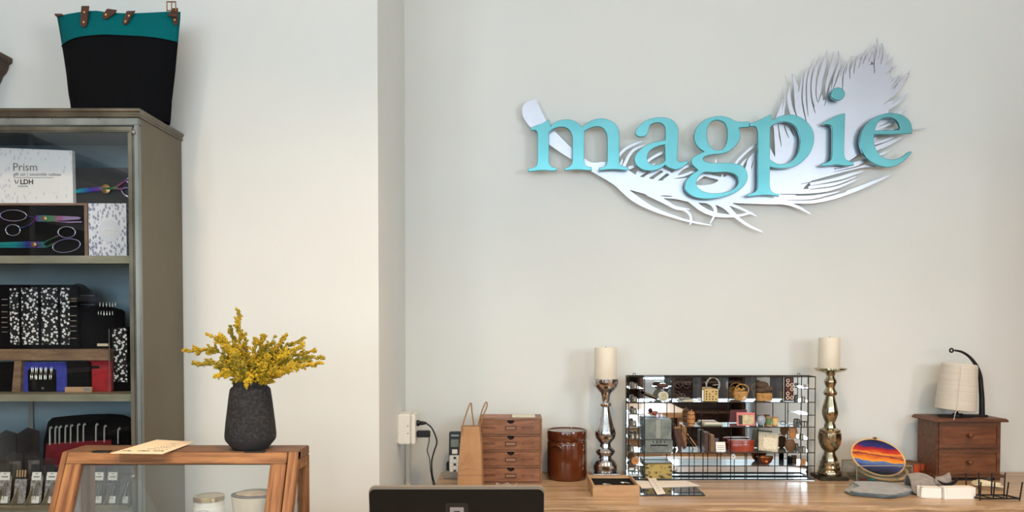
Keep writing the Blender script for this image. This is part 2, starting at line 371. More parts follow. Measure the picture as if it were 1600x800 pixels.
for (a, c), side in [(r, 0) for r in FRONTW]+[(r, 1) for r in RIGHTW]+[(r, 2) for r in LEFTW]:
    wn += 1; z0, z1 = (.65, 3.05) if side == 0 else (1.35, 2.25) if side == 1 else (.95, 2.55)
    P = (lambda u, d, z: (u, FY-.1+d, z)) if side == 0 else (lambda u, d, z: (RX+.12-d, u, z)) if side == 1 else (lambda u, d, z: (LX-.1+d, u, z))
    def bb(b, u0, u1, d0, d1, zz0, zz1):
        p, q = P(u0, d0, zz0), P(u1, d1, zz1)
        b.box([min(i, j) for i, j in zip(p, q)], [max(i, j) for i, j in zip(p, q)])
    root = bpy.data.objects.new('window_%d' % wn, None); COL.objects.link(root); struct(root)
    f = B(); bb(f, a, a+.04, .01, .06, z0, z1); bb(f, c-.04, c, .01, .06, z0, z1); bb(f, a+.04, c-.04, .01, .06, z0, z0+.05); bb(f, a+.04, c-.04, .01, .06, z1-.05, z1)
    f.build('window_frame', white_m, root)
    g = B(); bb(g, a+.04, c-.04, .03, .034, z0+.05, z1-.05); g.build('pane', glass_m, root)
struct(B().box((LX-3, FY-12, -.1), (RX+6, FY-.1, -.06)).build('floor_pavement', M('pavement', (150, 150, 148), (168, 168, 165), rough=.9, scale=8)))
for i, (x, y) in enumerate(CEIL_LAMPS):
    t = thing('ceiling_lamp', 'round white ceiling downlight, seen only as a glint', 'lamp', (x, y, CZ), group='ceiling downlights')
    B().lathe([(.11, -.004), (.14, -.004), (.145, -.012), (.14, -.02), (.11, -.02)], n=40).build('lamp_rim', white_m, t, smooth=40)
    B().lathe([(.11, -.006), (.11, -.014)], n=40).build('lamp_diffuser', lamp_m, t)
    l = bpy.data.lights.new('downlight', 'AREA'); l.shape = 'DISK'; l.size = .22; l.energy = (14, 23, 15, 10, 10, 6)[i]; l.color = (1, .67, .38); l.spread = math.radians(112)
    lo = bpy.data.objects.new('downlight', l); COL.objects.link(lo); lo.parent = t; lo.location = (0, 0, -.03)
# ================================================================== SIDEBOARD along the back wall
ZT = zz(737, BY)
TF = on(1200, 790, ZT).y                     # front edge of its top
t = thing('sideboard', 'long white sideboard with a pale oak top below the sign', 'sideboard', (.85, (TF+BY)/2, 0))
x0, x1 = -.262-.85, 1.22
y0, y1 = TF-(TF+BY)/2, BY-.004-(TF+BY)/2
n = 48; vs = []
b = B(); front = []
rr = random.Random(3)
for i in range(n+1):
    x = x0+(x1-x0)*i/n; front.append((x, y0+.006*math.sin(i*.9)+rr.uniform(-.002, .002)))
b.prism(front+[(x1, y1), (x0, y1)], ZT-.022, ZT, plane='xy'); b.build('top', oak, t, bevel=.002)
# wavy waney lip under the front edge
b = B(); pts = [(x, y+.004, ZT-.021+.002*math.sin(j*1.7)) for j, (x, y) in enumerate(front)]
b.tube(pts, .008, 6); b.build('edge_lip', oak_edge, t, smooth=60)
B().box((x0+.03, y0+.035, .10), (x1-.03, y1-.01, ZT-.024)).build('body', white_m, t, bevel=.003)
for i in range(5):
    w_ = (x1-x0-.10)/5; a = x0+.05+i*w_
    d = B().box((a+.006, y0+.022, ZT-.185), (a+w_-.006, y0+.036, ZT-.040)).build('drawer', M('drawer_paint_%d' % i, (214, 206, 196), (192, 176, 160), rough=.6, scale=12, stretch=(1, 1, 6), lo=.45, hi=.8), t, bevel=.003)
    B().ball((a+w_/2, y0+.012, ZT-.11), .014).build('knob', brass, d, smooth=60)
    B().box((a+.006, y0+.024, .14), (a+w_-.006, y0+.036, ZT-.20)).build('door', white_m, t, bevel=.003)
for sx in (x0+.06, x1-.06):
    for sy in (y0+.07, y1-.05): B().box((sx-.025, sy-.025, 0), (sx+.025, sy+.025, .10)).build('leg', white_m, t)
# ================================================================== SALES COUNTER (below the frame, carries terminal and case)
t = thing('sales_counter', 'wooden sales counter under the display case and the till screen', 'counter', (-.35, 1.45, 0))
B().box((-1.0, -.42, .88), (1.1, .33, .92)).build('counter_top', oak, t, bevel=.003)
B().box((-.97, -.38, .08), (1.07, .29, .88)).build('counter_body', bare, t)
B().box((-.95, -.34, 0), (1.05, .25, .08)).build('plinth', dark_wood, t)
# ================================================================== dark shelf units and low table behind the camera (seen in the mirror)
for i, (x, w_) in enumerate(((-.75, .9), (.9, 1.0), (2.2, .8))):
    t = thing('shelf_unit', ['dark wooden shelf unit mirrored at the left of the wire rack', 'dark wooden shelf unit mirrored in the middle of the wire rack', 'dark wooden shelf unit mirrored at the right of the wire rack'][i], 'shelf', (x, -2.6-.3*i, 0), group='shelf units mirrored in the rack')
    for s in (-1, 1): B().box((s*w_/2-.02, -.18, 0), (s*w_/2+.02, .18, 1.35)).build('side_panel', dark_wood, t)
    B().box((-w_/2, -.18, 0), (w_/2, -.165, 1.35)).build('back_panel', dark_wood, t)
    for z in (.08, .42, .76, 1.1, 1.33): B().box((-w_/2, -.16, z), (w_/2, .17, z+.025)).build('shelf', dark_wood, t)
t = thing('side_bookcase', 'dark wooden bookcase on the left wall, seen only as a reflection', 'bookcase', (LX+.18, -.45, 0))
for s_ in (-.85, .85): B().box((-.17, s_-.02, 0), (.17, s_+.02, 2.3)).build('side_panel', dark_wood, t)
B().box((-.17, -.83, 0), (-.155, .83, 2.3)).build('back_panel', dark_wood, t)
for k, z in enumerate((.05, .42, .79, 1.16, 1.53, 1.90, 2.27)):
    B().box((-.155, -.83, z), (.17, .83, z+.025)).build('shelf', dark_wood, t)
t = thing('added_bookcase', 'tall honey wood bookcase added unseen at right to warm the light', 'bookcase', (2.42, 1.95, 0))  # unseen bookcase, added to bounce warm light and block daylight at right
for s_ in (-.55, .55): B().box((-.30, s_-.02, 0), (.30, s_+.02, 2.1)).build('side_panel', pine_v, t)
B().box((.28, -.53, 0), (.30, .53, 2.1)).build('back_panel', pine_v, t)
for z in (.05, .45, .85, 1.25, 1.65, 2.06): B().box((-.30, -.53, z), (.28, .53, z+.03)).build('shelf', pine, t)
t = thing('low_table', 'pale wooden low table mirrored in the wire rack', 'table', (.8, -.9, 0))
B().box((-.6, -.35, .68), (.6, .35, .72)).build('table_top', oak, t)
for sx in (-.55, .55):
    for sy in (-.3, .3): B().box((sx-.03, sy-.03, 0), (sx+.03, sy+.03, .68)).build('leg', oak, t)
# ================================================================== SIGN
sign = thing('wall_sign', 'large metal wall sign reading magpie in teal over a white feather', 'sign', (at(1120, 230, BY).x, BY, at(1120, 230, BY).z))
def sgn(pts, Y):
    out = []
    for u, v in pts:
        p = at(u, v, Y); out.append((p.x-sign.location.x, p.z-sign.location.z))
    return out
LET = {}
def L(s, ox, oy, k):
    pts, cor = [], set()
    for i, tok in enumerate(s.split()):
        if tok.endswith('c'): cor.add(i); tok = tok[:-1]
        a, c = tok.split(','); pts.append((ox+float(a)/k, oy+float(c)/k))
    return crom(pts, 5, True, cor)
LY = BY-.056; FYS = BY-.030
lets = [
 ('m', [L("150,165c 210,140 290,112 345,82 372,62c 388,75 392,110 398,150c 430,115 490,80 560,62 630,62 700,80 750,115 790,155c 850,110 920,70 1000,50 1080,52 1160,80 1220,130 1250,190 1257,260 1257,420 1257,580 1270,622 1310,645 1370,655c 1375,680c 1340,690 1200,678 1060,685 1010,690c 1012,660c 1060,650 1095,625 1110,580 1112,430 1110,280 1095,220 1060,170 1000,145 940,150 880,170 820,205c 820,400 820,570 830,620 860,645 910,655c 915,688c 870,692 740,682 620,690 580,695c 578,665c 630,650 665,615 675,570 678,430 675,290 660,230 630,185 580,155 520,152 460,165 410,190 380,220c 380,400 380,570 390,620 420,650 475,665c 480,690c 430,699 300,690 180,702 122,707c 120,680c 180,660 225,635 240,580 241,410 240,240 230,205 205,190 160,190c", 810, 180, 8)]),
 ('a', [L("90,275 110,230 160,175 230,130 310,108 400,102 470,115 530,150 565,205 575,270 570,430 562,580 575,605 600,612 650,605 685,590c 692,612c 660,640 610,675 550,692 490,680 445,655 428,640c 390,670 330,698 260,708 180,695 120,660 85,610 82,560 105,510 160,455 230,412 320,380 430,362c 432,300 432,240 420,200 390,172 340,160 290,170 255,195 240,235 225,285 195,315 150,322 110,310", 980, 170, 7.275),
        L("428,410c 360,425 290,455 240,500 222,560 235,615 275,640 340,642 400,620 430,590c", 980, 170, 7.275)]),
 ('g', [L("585,110c 520,112 465,105 420,80 350,65 280,72 210,100 155,155 130,220 140,285 175,335 215,360c 160,385 120,410 105,440 120,475 165,515c 110,550 70,590 52,635 60,680 95,718 150,742 230,752 320,745 420,720 500,680 550,630 572,570 560,515 520,475 460,460 380,455 270,455 215,440 200,420 215,400 270,385 340,378 400,365 460,325 500,270 512,215 500,160c 585,155c", 1060, 170, 5.333),
        L("320,97 270,112 240,160 232,220 245,290 280,335 325,350 370,335 400,280 408,210 400,150 370,112", 1060, 170, 5.333),
        L("215,530 300,532 400,530 460,545 495,575 500,610 480,650 430,685 350,705 260,705 190,685 150,645 148,600 170,562", 1060, 170, 5.333)]),
 ('p', [L("55,125c 110,110 170,80 225,52c 238,60c 235,105c 270,85 330,60 400,52 470,70 530,110 575,170 592,240 580,320 540,395 470,460 400,490 330,498 270,495 225,485c 222,560 222,640 232,680 260,705 300,715c 298,730c 240,722 170,720 90,728 42,733c 40,715c 90,700 118,675 125,630 126,410 125,190 115,160 95,148 60,150c", 1160, 170, 5.333),
        L("225,160c 260,130 310,112 360,112 410,130 455,175 478,240 475,310 455,380 410,435 350,462 290,462 245,440 222,420c", 1160, 170, 5.333)]),
 ('i', [L("85,330c 130,310 190,275 255,255c 263,262c 258,420 255,590 265,630 290,650 335,665c 335,685c 270,690 200,682 130,688 75,692c 72,675c 120,660 150,635 158,590 160,490 160,400 155,365 130,348 88,347c", 1270, 130, 5.335)]),
 ('idot', [[(1308.4+10.6*math.cos(a*math.pi/14), 147.4+10*math.sin(a*math.pi/14)) for a in range(28)]]),
 ('e', [L("820,420c 820,380 800,320 750,275 680,255 610,255 520,285 440,345 395,430 392,520 430,610 500,670 590,700 670,695 740,660 790,615 818,580 808,573 790,578 740,615 680,638 610,635 555,605 515,545 502,480 505,430c 640,430c", 1270, 130, 5.335),
        L("510,400c 525,350 560,305 610,288 660,295 700,325 720,365 712,390 690,395 620,395c", 1270, 130, 5.335)]),
]
for nm, loops in lets:
    if nm == 'idot': continue
    lp = [sgn(q, LY) for q in loops]
    if nm == 'i': lp += [sgn(q, LY) for n2, ql in lets if n2 == 'idot' for q in ql]
    o = fill_curve('letter', lp, .010, sign_m, sign, bevel=.0014, loc=(0, LY-BY, 0)); plab(o, 'teal letter %s' % nm)
for u, v in ((848, 225), (900, 225), (955, 225), (1050, 240), (1095, 220), (1160, 283), (1190, 240), (1260, 220), (1310, 230), (1308, 147), (1355, 230), (1392, 256)):
    p = at(u, v, LY); B().tube([(p.x-sign.location.x, LY-BY, p.z-sign.location.z), (p.x-sign.location.x, -.001, p.z-sign.location.z)], .003, 8).build('standoff_pin', edge_m, sign)
# feather: signed field of tapered strokes and cuts, contoured into one plate
def field_feather():
    s = .8; u0, v0, u1, v1 = 806, 50, 1456, 372
    U, V = np.meshgrid(np.arange(u0, u1, s), np.arange(v0, v1, s))
    def stroke(pts, ws):
        w2 = crom([(p[0], p[1], q) for p, q in zip(pts, ws)], 6)
        Fd = np.full(U.shape, -1e3)
        for (ax, ay, aw), (bx, by, bw) in zip(w2[:-1], w2[1:]):
            dx, dy = bx-ax, by-ay; L2 = dx*dx+dy*dy+1e-9
            lo, hi = min(ax, bx)-14, max(ax, bx)+14; lv, hv = min(ay, by)-14, max(ay, by)+14
            i0, i1 = max(0, int((lo-u0)/s)), int((hi-u0)/s)+1; j0, j1 = max(0, int((lv-v0)/s)), int((hv-v0)/s)+1
            uu, vv = U[j0:j1, i0:i1], V[j0:j1, i0:i1]
            t_ = np.clip(((uu-ax)*dx+(vv-ay)*dy)/L2, 0, 1)
            d = np.hypot(uu-ax-t_*dx, vv-ay-t_*dy)
            Fd[j0:j1, i0:i1] = np.maximum(Fd[j0:j1, i0:i1], (aw+(bw-aw)*t_)/2-d)
        return Fd
    def poly(pts):
        P = np.array(pts); ins = np.zeros(U.shape, bool); D = np.full(U.shape, 1e9)
        for (ax, ay), (bx, by) in zip(P, np.roll(P, -1, 0)):
            c = ((ay > V) != (by > V)); xi = (bx-ax)*(V-ay)/((by-ay) if by != ay else 1e-9)+ax
            ins ^= c & (U < xi)
            dx, dy = bx-ax, by-ay; t_ = np.clip(((U-ax)*dx+(V-ay)*dy)/(dx*dx+dy*dy+1e-9), 0, 1)
            D = np.minimum(D, np.hypot(U-ax-t_*dx, V-ay-t_*dy))
        return np.where(ins, D, -D)
    f = poly(crom([(838, 155.5), (824, 159), (816.6, 167), (816, 177), (819, 186), (828, 198), (858, 226), (894, 250), (924, 268), (945, 280), (960, 289.5), (975, 300), (981, 296), (1013, 304.5), (1032, 309), (1055, 311), (1080, 316), (1120, 318), (1137, 317), (1180, 318.7), (1225, 319), (1235, 310), (1250, 300), (1262, 287), (1280, 275), (1320, 255), (1350, 235), (1370, 215), (1380, 195), (1388, 175), (1390, 150), (1391, 125), (1383, 106), (1365, 101), (1340, 107), (1320, 122), (1305, 140), (1290, 155), (1275, 165), (1262, 177), (1250, 187), (1238, 190), (1225, 182), (1214, 187), (1209, 200), (1208, 219), (1210.5, 244), (1203, 231), (1196, 226), (1183, 250), (1172, 265), (1160, 271), (1144, 276), (1128, 277), (1118, 285.5), (1105, 289), (1088, 289), (1070, 277), (1054, 280), (1041, 282), (1027, 282), (1011, 278), (996, 275), (975, 262), (950, 253), (926, 254.5), (913, 247.6), (893.6, 232), (866.5, 205), (853, 188)], 3, True, {0, 12, 24, 51, 52}))
    add = lambda s_: None
    S = [
     [(965, 288), (990, 309), (1020, 326.5), (1060, 341), (1085, 347.5), (1111, 352)], [9, 11, 7, 3.8, 3, 1.6],
     [(1013, 302), (1040, 316), (1056, 325), (1069, 328), (1078, 336), (1079.5, 346), (1077.4, 351)], [9, 7, 5, 4, 4, 3.4, 1.6], [(1054, 323), (1066, 325.5), (1077, 327)], [3, 2.4, 1.4],
     [(1078, 312), (1097, 327), (1116.4, 335), (1137.5, 337.5), (1154, 337), (1170, 333.5), (1175, 332.4)], [9, 8, 7, 5, 4, 3, 1.4],
     [(1100, 313), (1112, 319), (1117.5, 328), (1115, 339), (1109, 349)], [6, 6, 5.5, 3.4, 1.6],
     [(1110, 313), (1131, 321), (1144, 333), (1154, 342), (1170, 353), (1191, 362.5)], [8, 9, 7.5, 5, 4.2, 1.6],
     [(1130, 315), (1154, 324.5), (1170, 332), (1181, 337.5)], [6, 4, 3.2, 1.4],
     [(1190, 314), (1225, 317), (1246, 323.5), (1265.5, 334)], [8, 6, 4.2, 1.6],
     [(1225, 314), (1264, 315.5), (1298, 309.5), (1332, 298), (1362, 286), (1391, 274)], [6, 5.5, 6, 6.2, 5, 1.2],
     [(1226, 309), (1262, 309), (1288, 305), (1311, 299.5)], [7, 6, 4, 1.2], [(1245, 300), (1280, 298), (1310, 291), (1338.6, 280.7)], [8, 8, 6, 1.2],
     [(1265, 293), (1300, 288), (1325, 280), (1343, 272.5)], [5, 5, 4, 1.2], [(1268, 287), (1310, 278.5), (1335, 271.5), (1354, 264.7)], [6, 6, 5, 1.2],
     [(1270, 277), (1310, 267), (1345, 260), (1368, 260)], [10, 8, 5, 2], [(1310, 262), (1340, 255), (1358, 248), (1385, 238)], [8, 5.5, 5, 2],
     [(1355, 236), (1372, 231), (1390, 223.5), (1412.5, 213)], [8, 7, 6, 1.2], [(1355, 226), (1375, 221), (1390, 216), (1402, 209)], [8, 6, 5, 1.4],
     [(1370, 210), (1400, 204.5), (1424, 201.2), (1446, 200.6)], [8, 6, 2.8, 1.6], [(1365, 203), (1385, 196), (1403, 186)], [9, 8, 2],
     [(1378, 192), (1400, 179), (1422, 160)], [12, 9, 1], [(1383, 168), (1400, 160), (1410, 153.5), (1419.5, 146)], [12, 9, 6, 1],
     [(1386, 150), (1402, 139), (1414, 123), (1422, 109.5)], [12, 11, 7, 1], [(1385, 140), (1399, 128), (1411, 115)], [8, 6, 1], [(1385, 133), (1395, 126), (1404, 117)], [8, 5, 1],
     [(1378, 116), (1391, 109), (1402, 102.5)], [8, 6, 1], [(1374, 114), (1388, 104), (1397.5, 86.5)], [10, 8, 1], [(1370, 103), (1383, 93), (1391, 82.5)], [10, 7, 1],
     [(1372, 108), (1379, 90), (1376.5, 64)], [18, 12, 1], [(1366, 95), (1371, 78), (1370, 59.5)], [9, 5, 1], [(1352, 104), (1360, 86), (1367, 69.5)], [12, 8, 1],
     [(1340, 108), (1347, 92), (1355, 76.5)], [9, 6, 1], [(1331, 116), (1337, 100), (1345, 84)], [7, 5, 1], [(1330, 118), (1335, 100), (1341, 86)], [7, 5, 1], [(1324, 120), (1328, 97), (1335, 75.5)], [7, 5, 1],
     [(1214, 200), (1218, 185), (1223, 166), (1227, 147.5)], [13, 12, 7, 1], [(1243, 190), (1235, 168), (1232.5, 149), (1236.4, 130.5)], [9, 7, 5.5, 1], [(1252, 192), (1247, 162), (1244, 138), (1238, 115.5)], [16, 11, 8, 1],
     [(1258, 185), (1251.5, 155), (1250, 137), (1253.5, 116.5)], [9, 7.5, 5.5, 1], [(1266, 185), (1257.5, 152), (1257, 126), (1262.5, 105.5)], [8, 6.4, 5, 1], [(1270, 178), (1263.5, 148), (1264, 121), (1270, 100.5)], [8, 6, 5, 1],
     [(1278, 172), (1270.5, 143), (1274, 112), (1283.5, 88.5)], [8, 7, 5.4, 1], [(1283, 166), (1279, 136), (1286, 106), (1292.5, 79.5)], [9, 8.5, 7, 1.2], [(1295, 160), (1294, 128), (1301, 102), (1302.5, 80.5)], [10, 9, 7, 1],
     [(1303, 148), (1308, 117), (1313, 99), (1310, 80.5)], [11, 9, 6, 1], [(1313, 142), (1317, 117), (1322, 95)], [11, 7, 1],
     [(955, 260), (967, 243), (980, 231), (1002, 221)], [5, 4, 4, 1.6], [(972, 266), (976, 257), (982.5, 244), (991, 234), (1007, 227)], [6, 5, 4.6, 4, 1.6], [(964, 264), (970, 256), (972.5, 249)], [5, 4, 1.2], [(972, 266), (990, 260), (1002, 254)], [6, 4, 2],
     [(996, 272), (1011, 253), (1025, 243.5), (1045, 234)], [5, 4.2, 4, 3], [(1008, 250), (1013, 257), (1018, 258.3), (1023, 256)], [3.4, 3, 3, 1.6],
     [(994, 276), (1010, 267), (1022, 262)], [6, 4, 2.4], [(1009, 278), (1027, 266.5), (1042, 257)], [6, 5, 3.4], [(1024, 281), (1036, 272), (1052, 261)], [6, 5, 3.4], [(1039, 282), (1050, 273), (1062, 262)], [6, 4, 2.4], [(1028, 262), (1045, 270), (1056, 281)], [4, 4.4, 6],
     [(1052, 281), (1059, 270), (1067, 263), (1076, 259.6), (1090, 258)], [6, 4, 4, 3.4, 2.6], [(1050, 279), (1070, 273.5), (1092, 264)], [7, 4, 4], [(1082, 286), (1092, 278), (1104, 271.5), (1118, 269)], [6, 5, 4.4, 4], [(1100, 273), (1120, 278), (1130, 281)], [4.4, 5, 7],
     [(1128, 280), (1128.5, 271)], [5, 1.2], [(1135, 279), (1139.5, 270)], [5, 1.2], [(1143, 278), (1149, 269)], [6, 1.2], [(1152, 277), (1158, 267)], [6, 1.2],
     [(1138, 279), (1150, 255), (1158, 245.5), (1170, 234), (1184, 224.5)], [5, 4, 3.6, 3.6, 2.6], [(1148, 278), (1159, 257.5), (1165.5, 248.5)], [7, 4.4, 1.2], [(1164, 272), (1168, 260), (1171, 249), (1182, 236)], [8, 5, 4, 2.6], [(1168, 272), (1172, 258), (1176, 249), (1184, 240)], [6, 4.6, 3.6, 2.6], [(1176, 272), (1178, 258), (1181, 249), (1186, 244)], [8, 4.6, 4, 4],
     [(1108, 264), (1117, 256.5), (1118.5, 249.5)], [3.2, 3.2, 1.4]]
    for p, q in zip(S[0::2], S[1::2]): f = np.maximum(f, stroke(p, q))
    C = [
     [(1215.5, 196), (1218, 214), (1220.6, 229)], [1.4, 1.8, .7], [(1225, 196), (1228, 206), (1232.5, 216)], [1.4, 1.6, .7], [(1233, 195), (1237, 205), (1240.5, 213)], [2.6, 2.6, .8], [(1226, 152), (1223.5, 162), (1222, 171)], [1.2, 1.5, .7],
     [(1237.2, 128), (1237.2, 150), (1240, 168), (1246, 186)], [3, 4, 3, .8], [(1250.5, 114), (1249, 130), (1247, 144)], [4, 3, .8], [(1255.5, 114), (1252.8, 150), (1255, 170), (1260, 193)], [2, 2, 2.2, .8], [(1265, 104), (1260, 128), (1260, 158), (1262.5, 182)], [2, 1.8, 1.8, .8],
     [(1272, 101), (1267, 128), (1268, 155), (1273.5, 177)], [2, 1.8, 2, .8], [(1285, 92), (1277.5, 114), (1274.5, 145), (1277, 160)], [2.2, 2, 1.8, .7], [(1297, 78), (1293.5, 106), (1286, 136), (1277.6, 161)], [3, 4, 3.4, .8], [(1306.5, 82), (1306, 104), (1296, 132), (1288, 166)], [2, 3, 3.4, .8],
     [(1318, 92), (1309, 118), (1301, 141)], [2, 2.4, .9], [(1323, 98), (1317.3, 116), (1316, 141)], [1.6, 2, .9], [(1334.8, 77), (1328, 99), (1327.4, 124)], [1.4, 2.6, .8], [(1340, 86), (1335.4, 100), (1333.6, 116)], [1.4, 2.2, .8], [(1347.5, 84), (1341, 107)], [2, .8], [(1355, 76), (1348, 100)], [2.4, .8], [(1362.5, 82), (1357, 96)], [2, .7],
     [(1369, 60), (1368.6, 80), (1365.3, 96), (1366.2, 115)], [1.4, 3, 2.6, .8], [(1376.6, 66), (1378, 84), (1376, 101)], [1.4, 2.6, .8], [(1390.5, 84), (1383.4, 102)], [2, .8], [(1396.5, 90), (1392, 108), (1383, 117)], [2.4, 2.4, .8], [(1402, 105), (1390, 119)], [2, .8], [(1403, 116), (1391.5, 128)], [2, .8], [(1404, 121), (1394, 134.5)], [2, .8], [(1410, 117), (1397, 139)], [2, .8],
     [(1419, 115), (1410, 135), (1400, 148), (1381, 162.5)], [1.6, 2.4, 2.2, .8], [(1411, 148), (1394, 162.5)], [2, .8], [(1419, 148), (1400, 168)], [2, .8], [(1421, 161), (1397, 179)], [2, .8],
     [(1251, 287.6), (1298, 278.6), (1330, 269), (1362, 263)], [.8, 1.8, 2.6, 4], [(1268, 290), (1310, 283), (1350, 269)], [.8, 1.6, 3], [(1264, 296.4), (1305, 290.5), (1345, 275)], [.8, 1.8, 3], [(1219, 303.6), (1265, 303.3), (1302, 298), (1342, 283)], [.9, 1.5, 2, 3], [(1230, 313), (1265, 312.6), (1290, 307.5), (1320, 299)], [.8, 1.5, 2.4, 3.4],
     [(1303, 265), (1332, 258.5)], [.7, 1.5], [(1303, 268.5), (1335, 261.5), (1360, 253)], [.7, 1.6, 2], [(1374, 198), (1396, 187.5)], [.7, 2], [(1373, 203.5), (1403, 192)], [.7, 2], [(1364, 223), (1400, 211)], [.9, 2.2], [(1363, 215.5), (1396, 208)], [.8, 2], [(1207.4, 200), (1208, 225), (1210.5, 245)], [3, 4.5, .8], [(1200, 222), (1205.5, 232), (1210, 243)], [5, 4, .8],
     [(1050, 307), (1040, 306.5), (1032, 306)], [1.2, 1.8, .7], [(1070, 277), (1060, 278.5), (1054, 279)], [2, 1.4, .7]]
    for p, q in zip(C[0::2], C[1::2]): f = np.minimum(f, -stroke(p, q))
    f[0, :] = f[-1, :] = -5; f[:, 0] = f[:, -1] = -5
    # marching squares, crossings keyed by grid edge
    nxt = {}; pos = {}; ny, nx = f.shape; f = np.where(np.abs(f) < 1e-4, 1e-4, f)
    ins = f > 0; code = ins[:-1, :-1]*1+ins[:-1, 1:]*2+ins[1:, 1:]*4+ins[1:, :-1]*8
    T_ = {1: [('L', 'T')], 2: [('T', 'R')], 3: [('L', 'R')], 4: [('R', 'B')], 5: [('L', 'T'), ('R', 'B')], 6: [('T', 'B')], 7: [('L', 'B')], 8: [('B', 'L')], 9: [('B', 'T')], 10: [('T', 'R'), ('B', 'L')], 11: [('B', 'R')], 12: [('R', 'L')], 13: [('R', 'T')], 14: [('T', 'L')]}
    for j, i in zip(*np.nonzero((code > 0) & (code < 15))):
        def key(e): return {'T': (0, j, i), 'B': (0, j+1, i), 'L': (1, j, i), 'R': (1, j, i+1)}[e]
        for a, c in T_[int(code[j, i])]:
            for e in (a, c):
                k_ = key(e)
                if k_ not in pos:
                    _, jj, ii = k_
                    if k_[0] == 0: q = f[jj, ii]/(f[jj, ii]-f[jj, ii+1]); pos[k_] = (u0+(ii+q)*s, v0+jj*s)
                    else: q = f[jj, ii]/(f[jj, ii]-f[jj+1, ii]); pos[k_] = (u0+ii*s, v0+(jj+q)*s)
            nxt[key(a)] = key(c)
    loops = []
    while nxt:
        st = next(iter(nxt)); k_ = st; lp = []
        while k_ in nxt: lp.append(pos[k_]); k_ = nxt.pop(k_)
        if len(lp) > 12:
            A = abs(sum(a[0]*c[1]-c[0]*a[1] for a, c in zip(lp, lp[1:]+lp[:1])))/2
            if A > 6: loops.append(lp)
    return loops
o = fill_curve('feather', [sgn(q, FYS) for q in field_feather()], .004, feath_m, sign, loc=(0, FYS-BY, 0)); plab(o, 'white cut metal feather')
# ================================================================== OUTLET, CONDUIT, CABLES
OY = 2.545
bx = thing('outlet_box', 'white wall socket box with black plugs, on the pillar corner', 'outlet', (PX, OY, zz(671, OY)))
hz = (zz(647, OY)-zz(694, OY))/2
B().box((0, 0, -hz), (.047, .085, hz)).build('box_body', plas_w, bx, bevel=.004)
B().box((.048, -.006, -hz*.97), (.062, .092, hz*1.0)).build('cover_plate', plas_w, bx, bevel=.003)
for dz in (.012, -.014): B().lathe([(.0022, 0), (.0022, .0015)], mat=Matrix.Translation((.037, -.0002, dz)) @ Matrix.Rotation(math.pi/2, 4, 'X'), n=10).build('screw', ink_g, bx)
cx = xx(636.5, BY-.012)
t = thing('conduit', 'white cable conduit running down the inner wall corner', 'conduit', (PX, BY, 0))
B().box((.001, -.019, .62), (.017, -.002, zz(694, BY)+.01)).build('channel', plas_w, t, bevel=.002)
B().box((-.0005, -.023, zz(762, BY)), (.021, -.001, zz(754, BY))).build('clip', plas_w, t, bevel=.002)
Yc = OY+.04
def PT(l, Y): return [at(u, v, Y) for u, v in l]
t = thing('power_lead', 'thick black power lead plugged into the upper socket', 'cord', (PX+.062, Yc, at(650, 661, Yc).z))
o = Vector(t.location)
plug = B(); p = at(651.5, 661, Yc)-o
plug.lathe([(.010, 0), (.011, .006), (.009, .010), (.0065, .013), (.0075, .018), (.006, .024), (.004, .034)], mat=Matrix.Translation((0, 0, 0)) @ Matrix.Rotation(math.pi/2, 4, 'Y'), n=14); plug.build('plug', plug_m, t, smooth=40)
pts = crom([tuple(q-o) for q in PT([(667, 662), (674, 668), (680, 680), (682.5, 692), (678, 706), (674.5, 722), (675.5, 742), (679, 757), (680, 775), (679, 800)], Yc)], 6)
B().tube([(.030, 0, 0)]+pts, .0026, 8).build('cable', plug_m, t, smooth=60)
pz = at(652, 678, Yc).z
t = thing('power_adapter', 'small black power adapter in the lower socket with thin cable', 'adapter', (PX+.062, Yc, pz)); o = Vector(t.location)
B().box((0, -.013, -.011), (.047, .013, .012)).build('adapter_body', plug_m, t, bevel=.003)
pts = crom([tuple(q-o) for q in PT([(671, 682), (670, 692), (667.5, 704), (671, 716), (672.5, 732), (675, 748), (677, 760), (677, 800)], Yc)], 6)
B().tube(pts, .0016, 8).build('cable', plug_m, t, smooth=60)
# ================================================================== CORDLESS PHONE
pp = on(706, 748, ZT); PHY = pp.y+.03
t = thing('cordless_phone', 'silver and black cordless phone standing in its charger by the paper bag', 'phone', (xx(711, PHY), PHY, ZT))
X = lambda u: xx(u, PHY)-xx(711, PHY)
Z = lambda v: zz(v, PHY)-ZT
B().prism(rrect(X(693), X(728), 0, Z(735), .006), -.035, .03, plane='xz').build('charger', M('charger_grey', (150, 146, 138), rough=.4), t, bevel=.004)
B().prism(rrect(X(697), X(724), Z(742), Z(722), .006), .0, .03, plane='xz').build('cradle', black_m, t, bevel=.002)
lean = lambda v: .012*(1-(v-674)/70)
hs = thing; tl = Matrix.Translation((0, -.012, 0)) @ Matrix.Rotation(math.radians(-6), 4, 'X')
def slab(x0, x1, z0, z1, y0, y1, r): return [tuple(tl @ Vector(p)) for p in ()]
def hpart(name, u0, u1, v0, v1, y0, y1, mat, r=.004, par=None):
    b = B(); b.prism(rrect(X(u0), X(u1), Z(v1), Z(v0), r), y0, y1, tl, 'xz'); return b.build(name, mat, par or t, bevel=.0012)
h = hpart('handset', 701.5, 720.5, 674, 742, -.008, .012, black_m, .007)
hpart('keypad_panel', 702.5, 719.5, 710.5, 739, -.0105, -.008, M('keypad_silver', (206, 198, 182), rough=.35, metal=.4), .003, h)
hpart('screen', 704.5, 717, 686, 698, -.0095, -.0078, M('phone_screen', (108, 118, 104), rough=.25), .0015, h)
hpart('earpiece', 705, 717, 679, 681.5, -.0095, -.0078, edge_m, .0005, h)
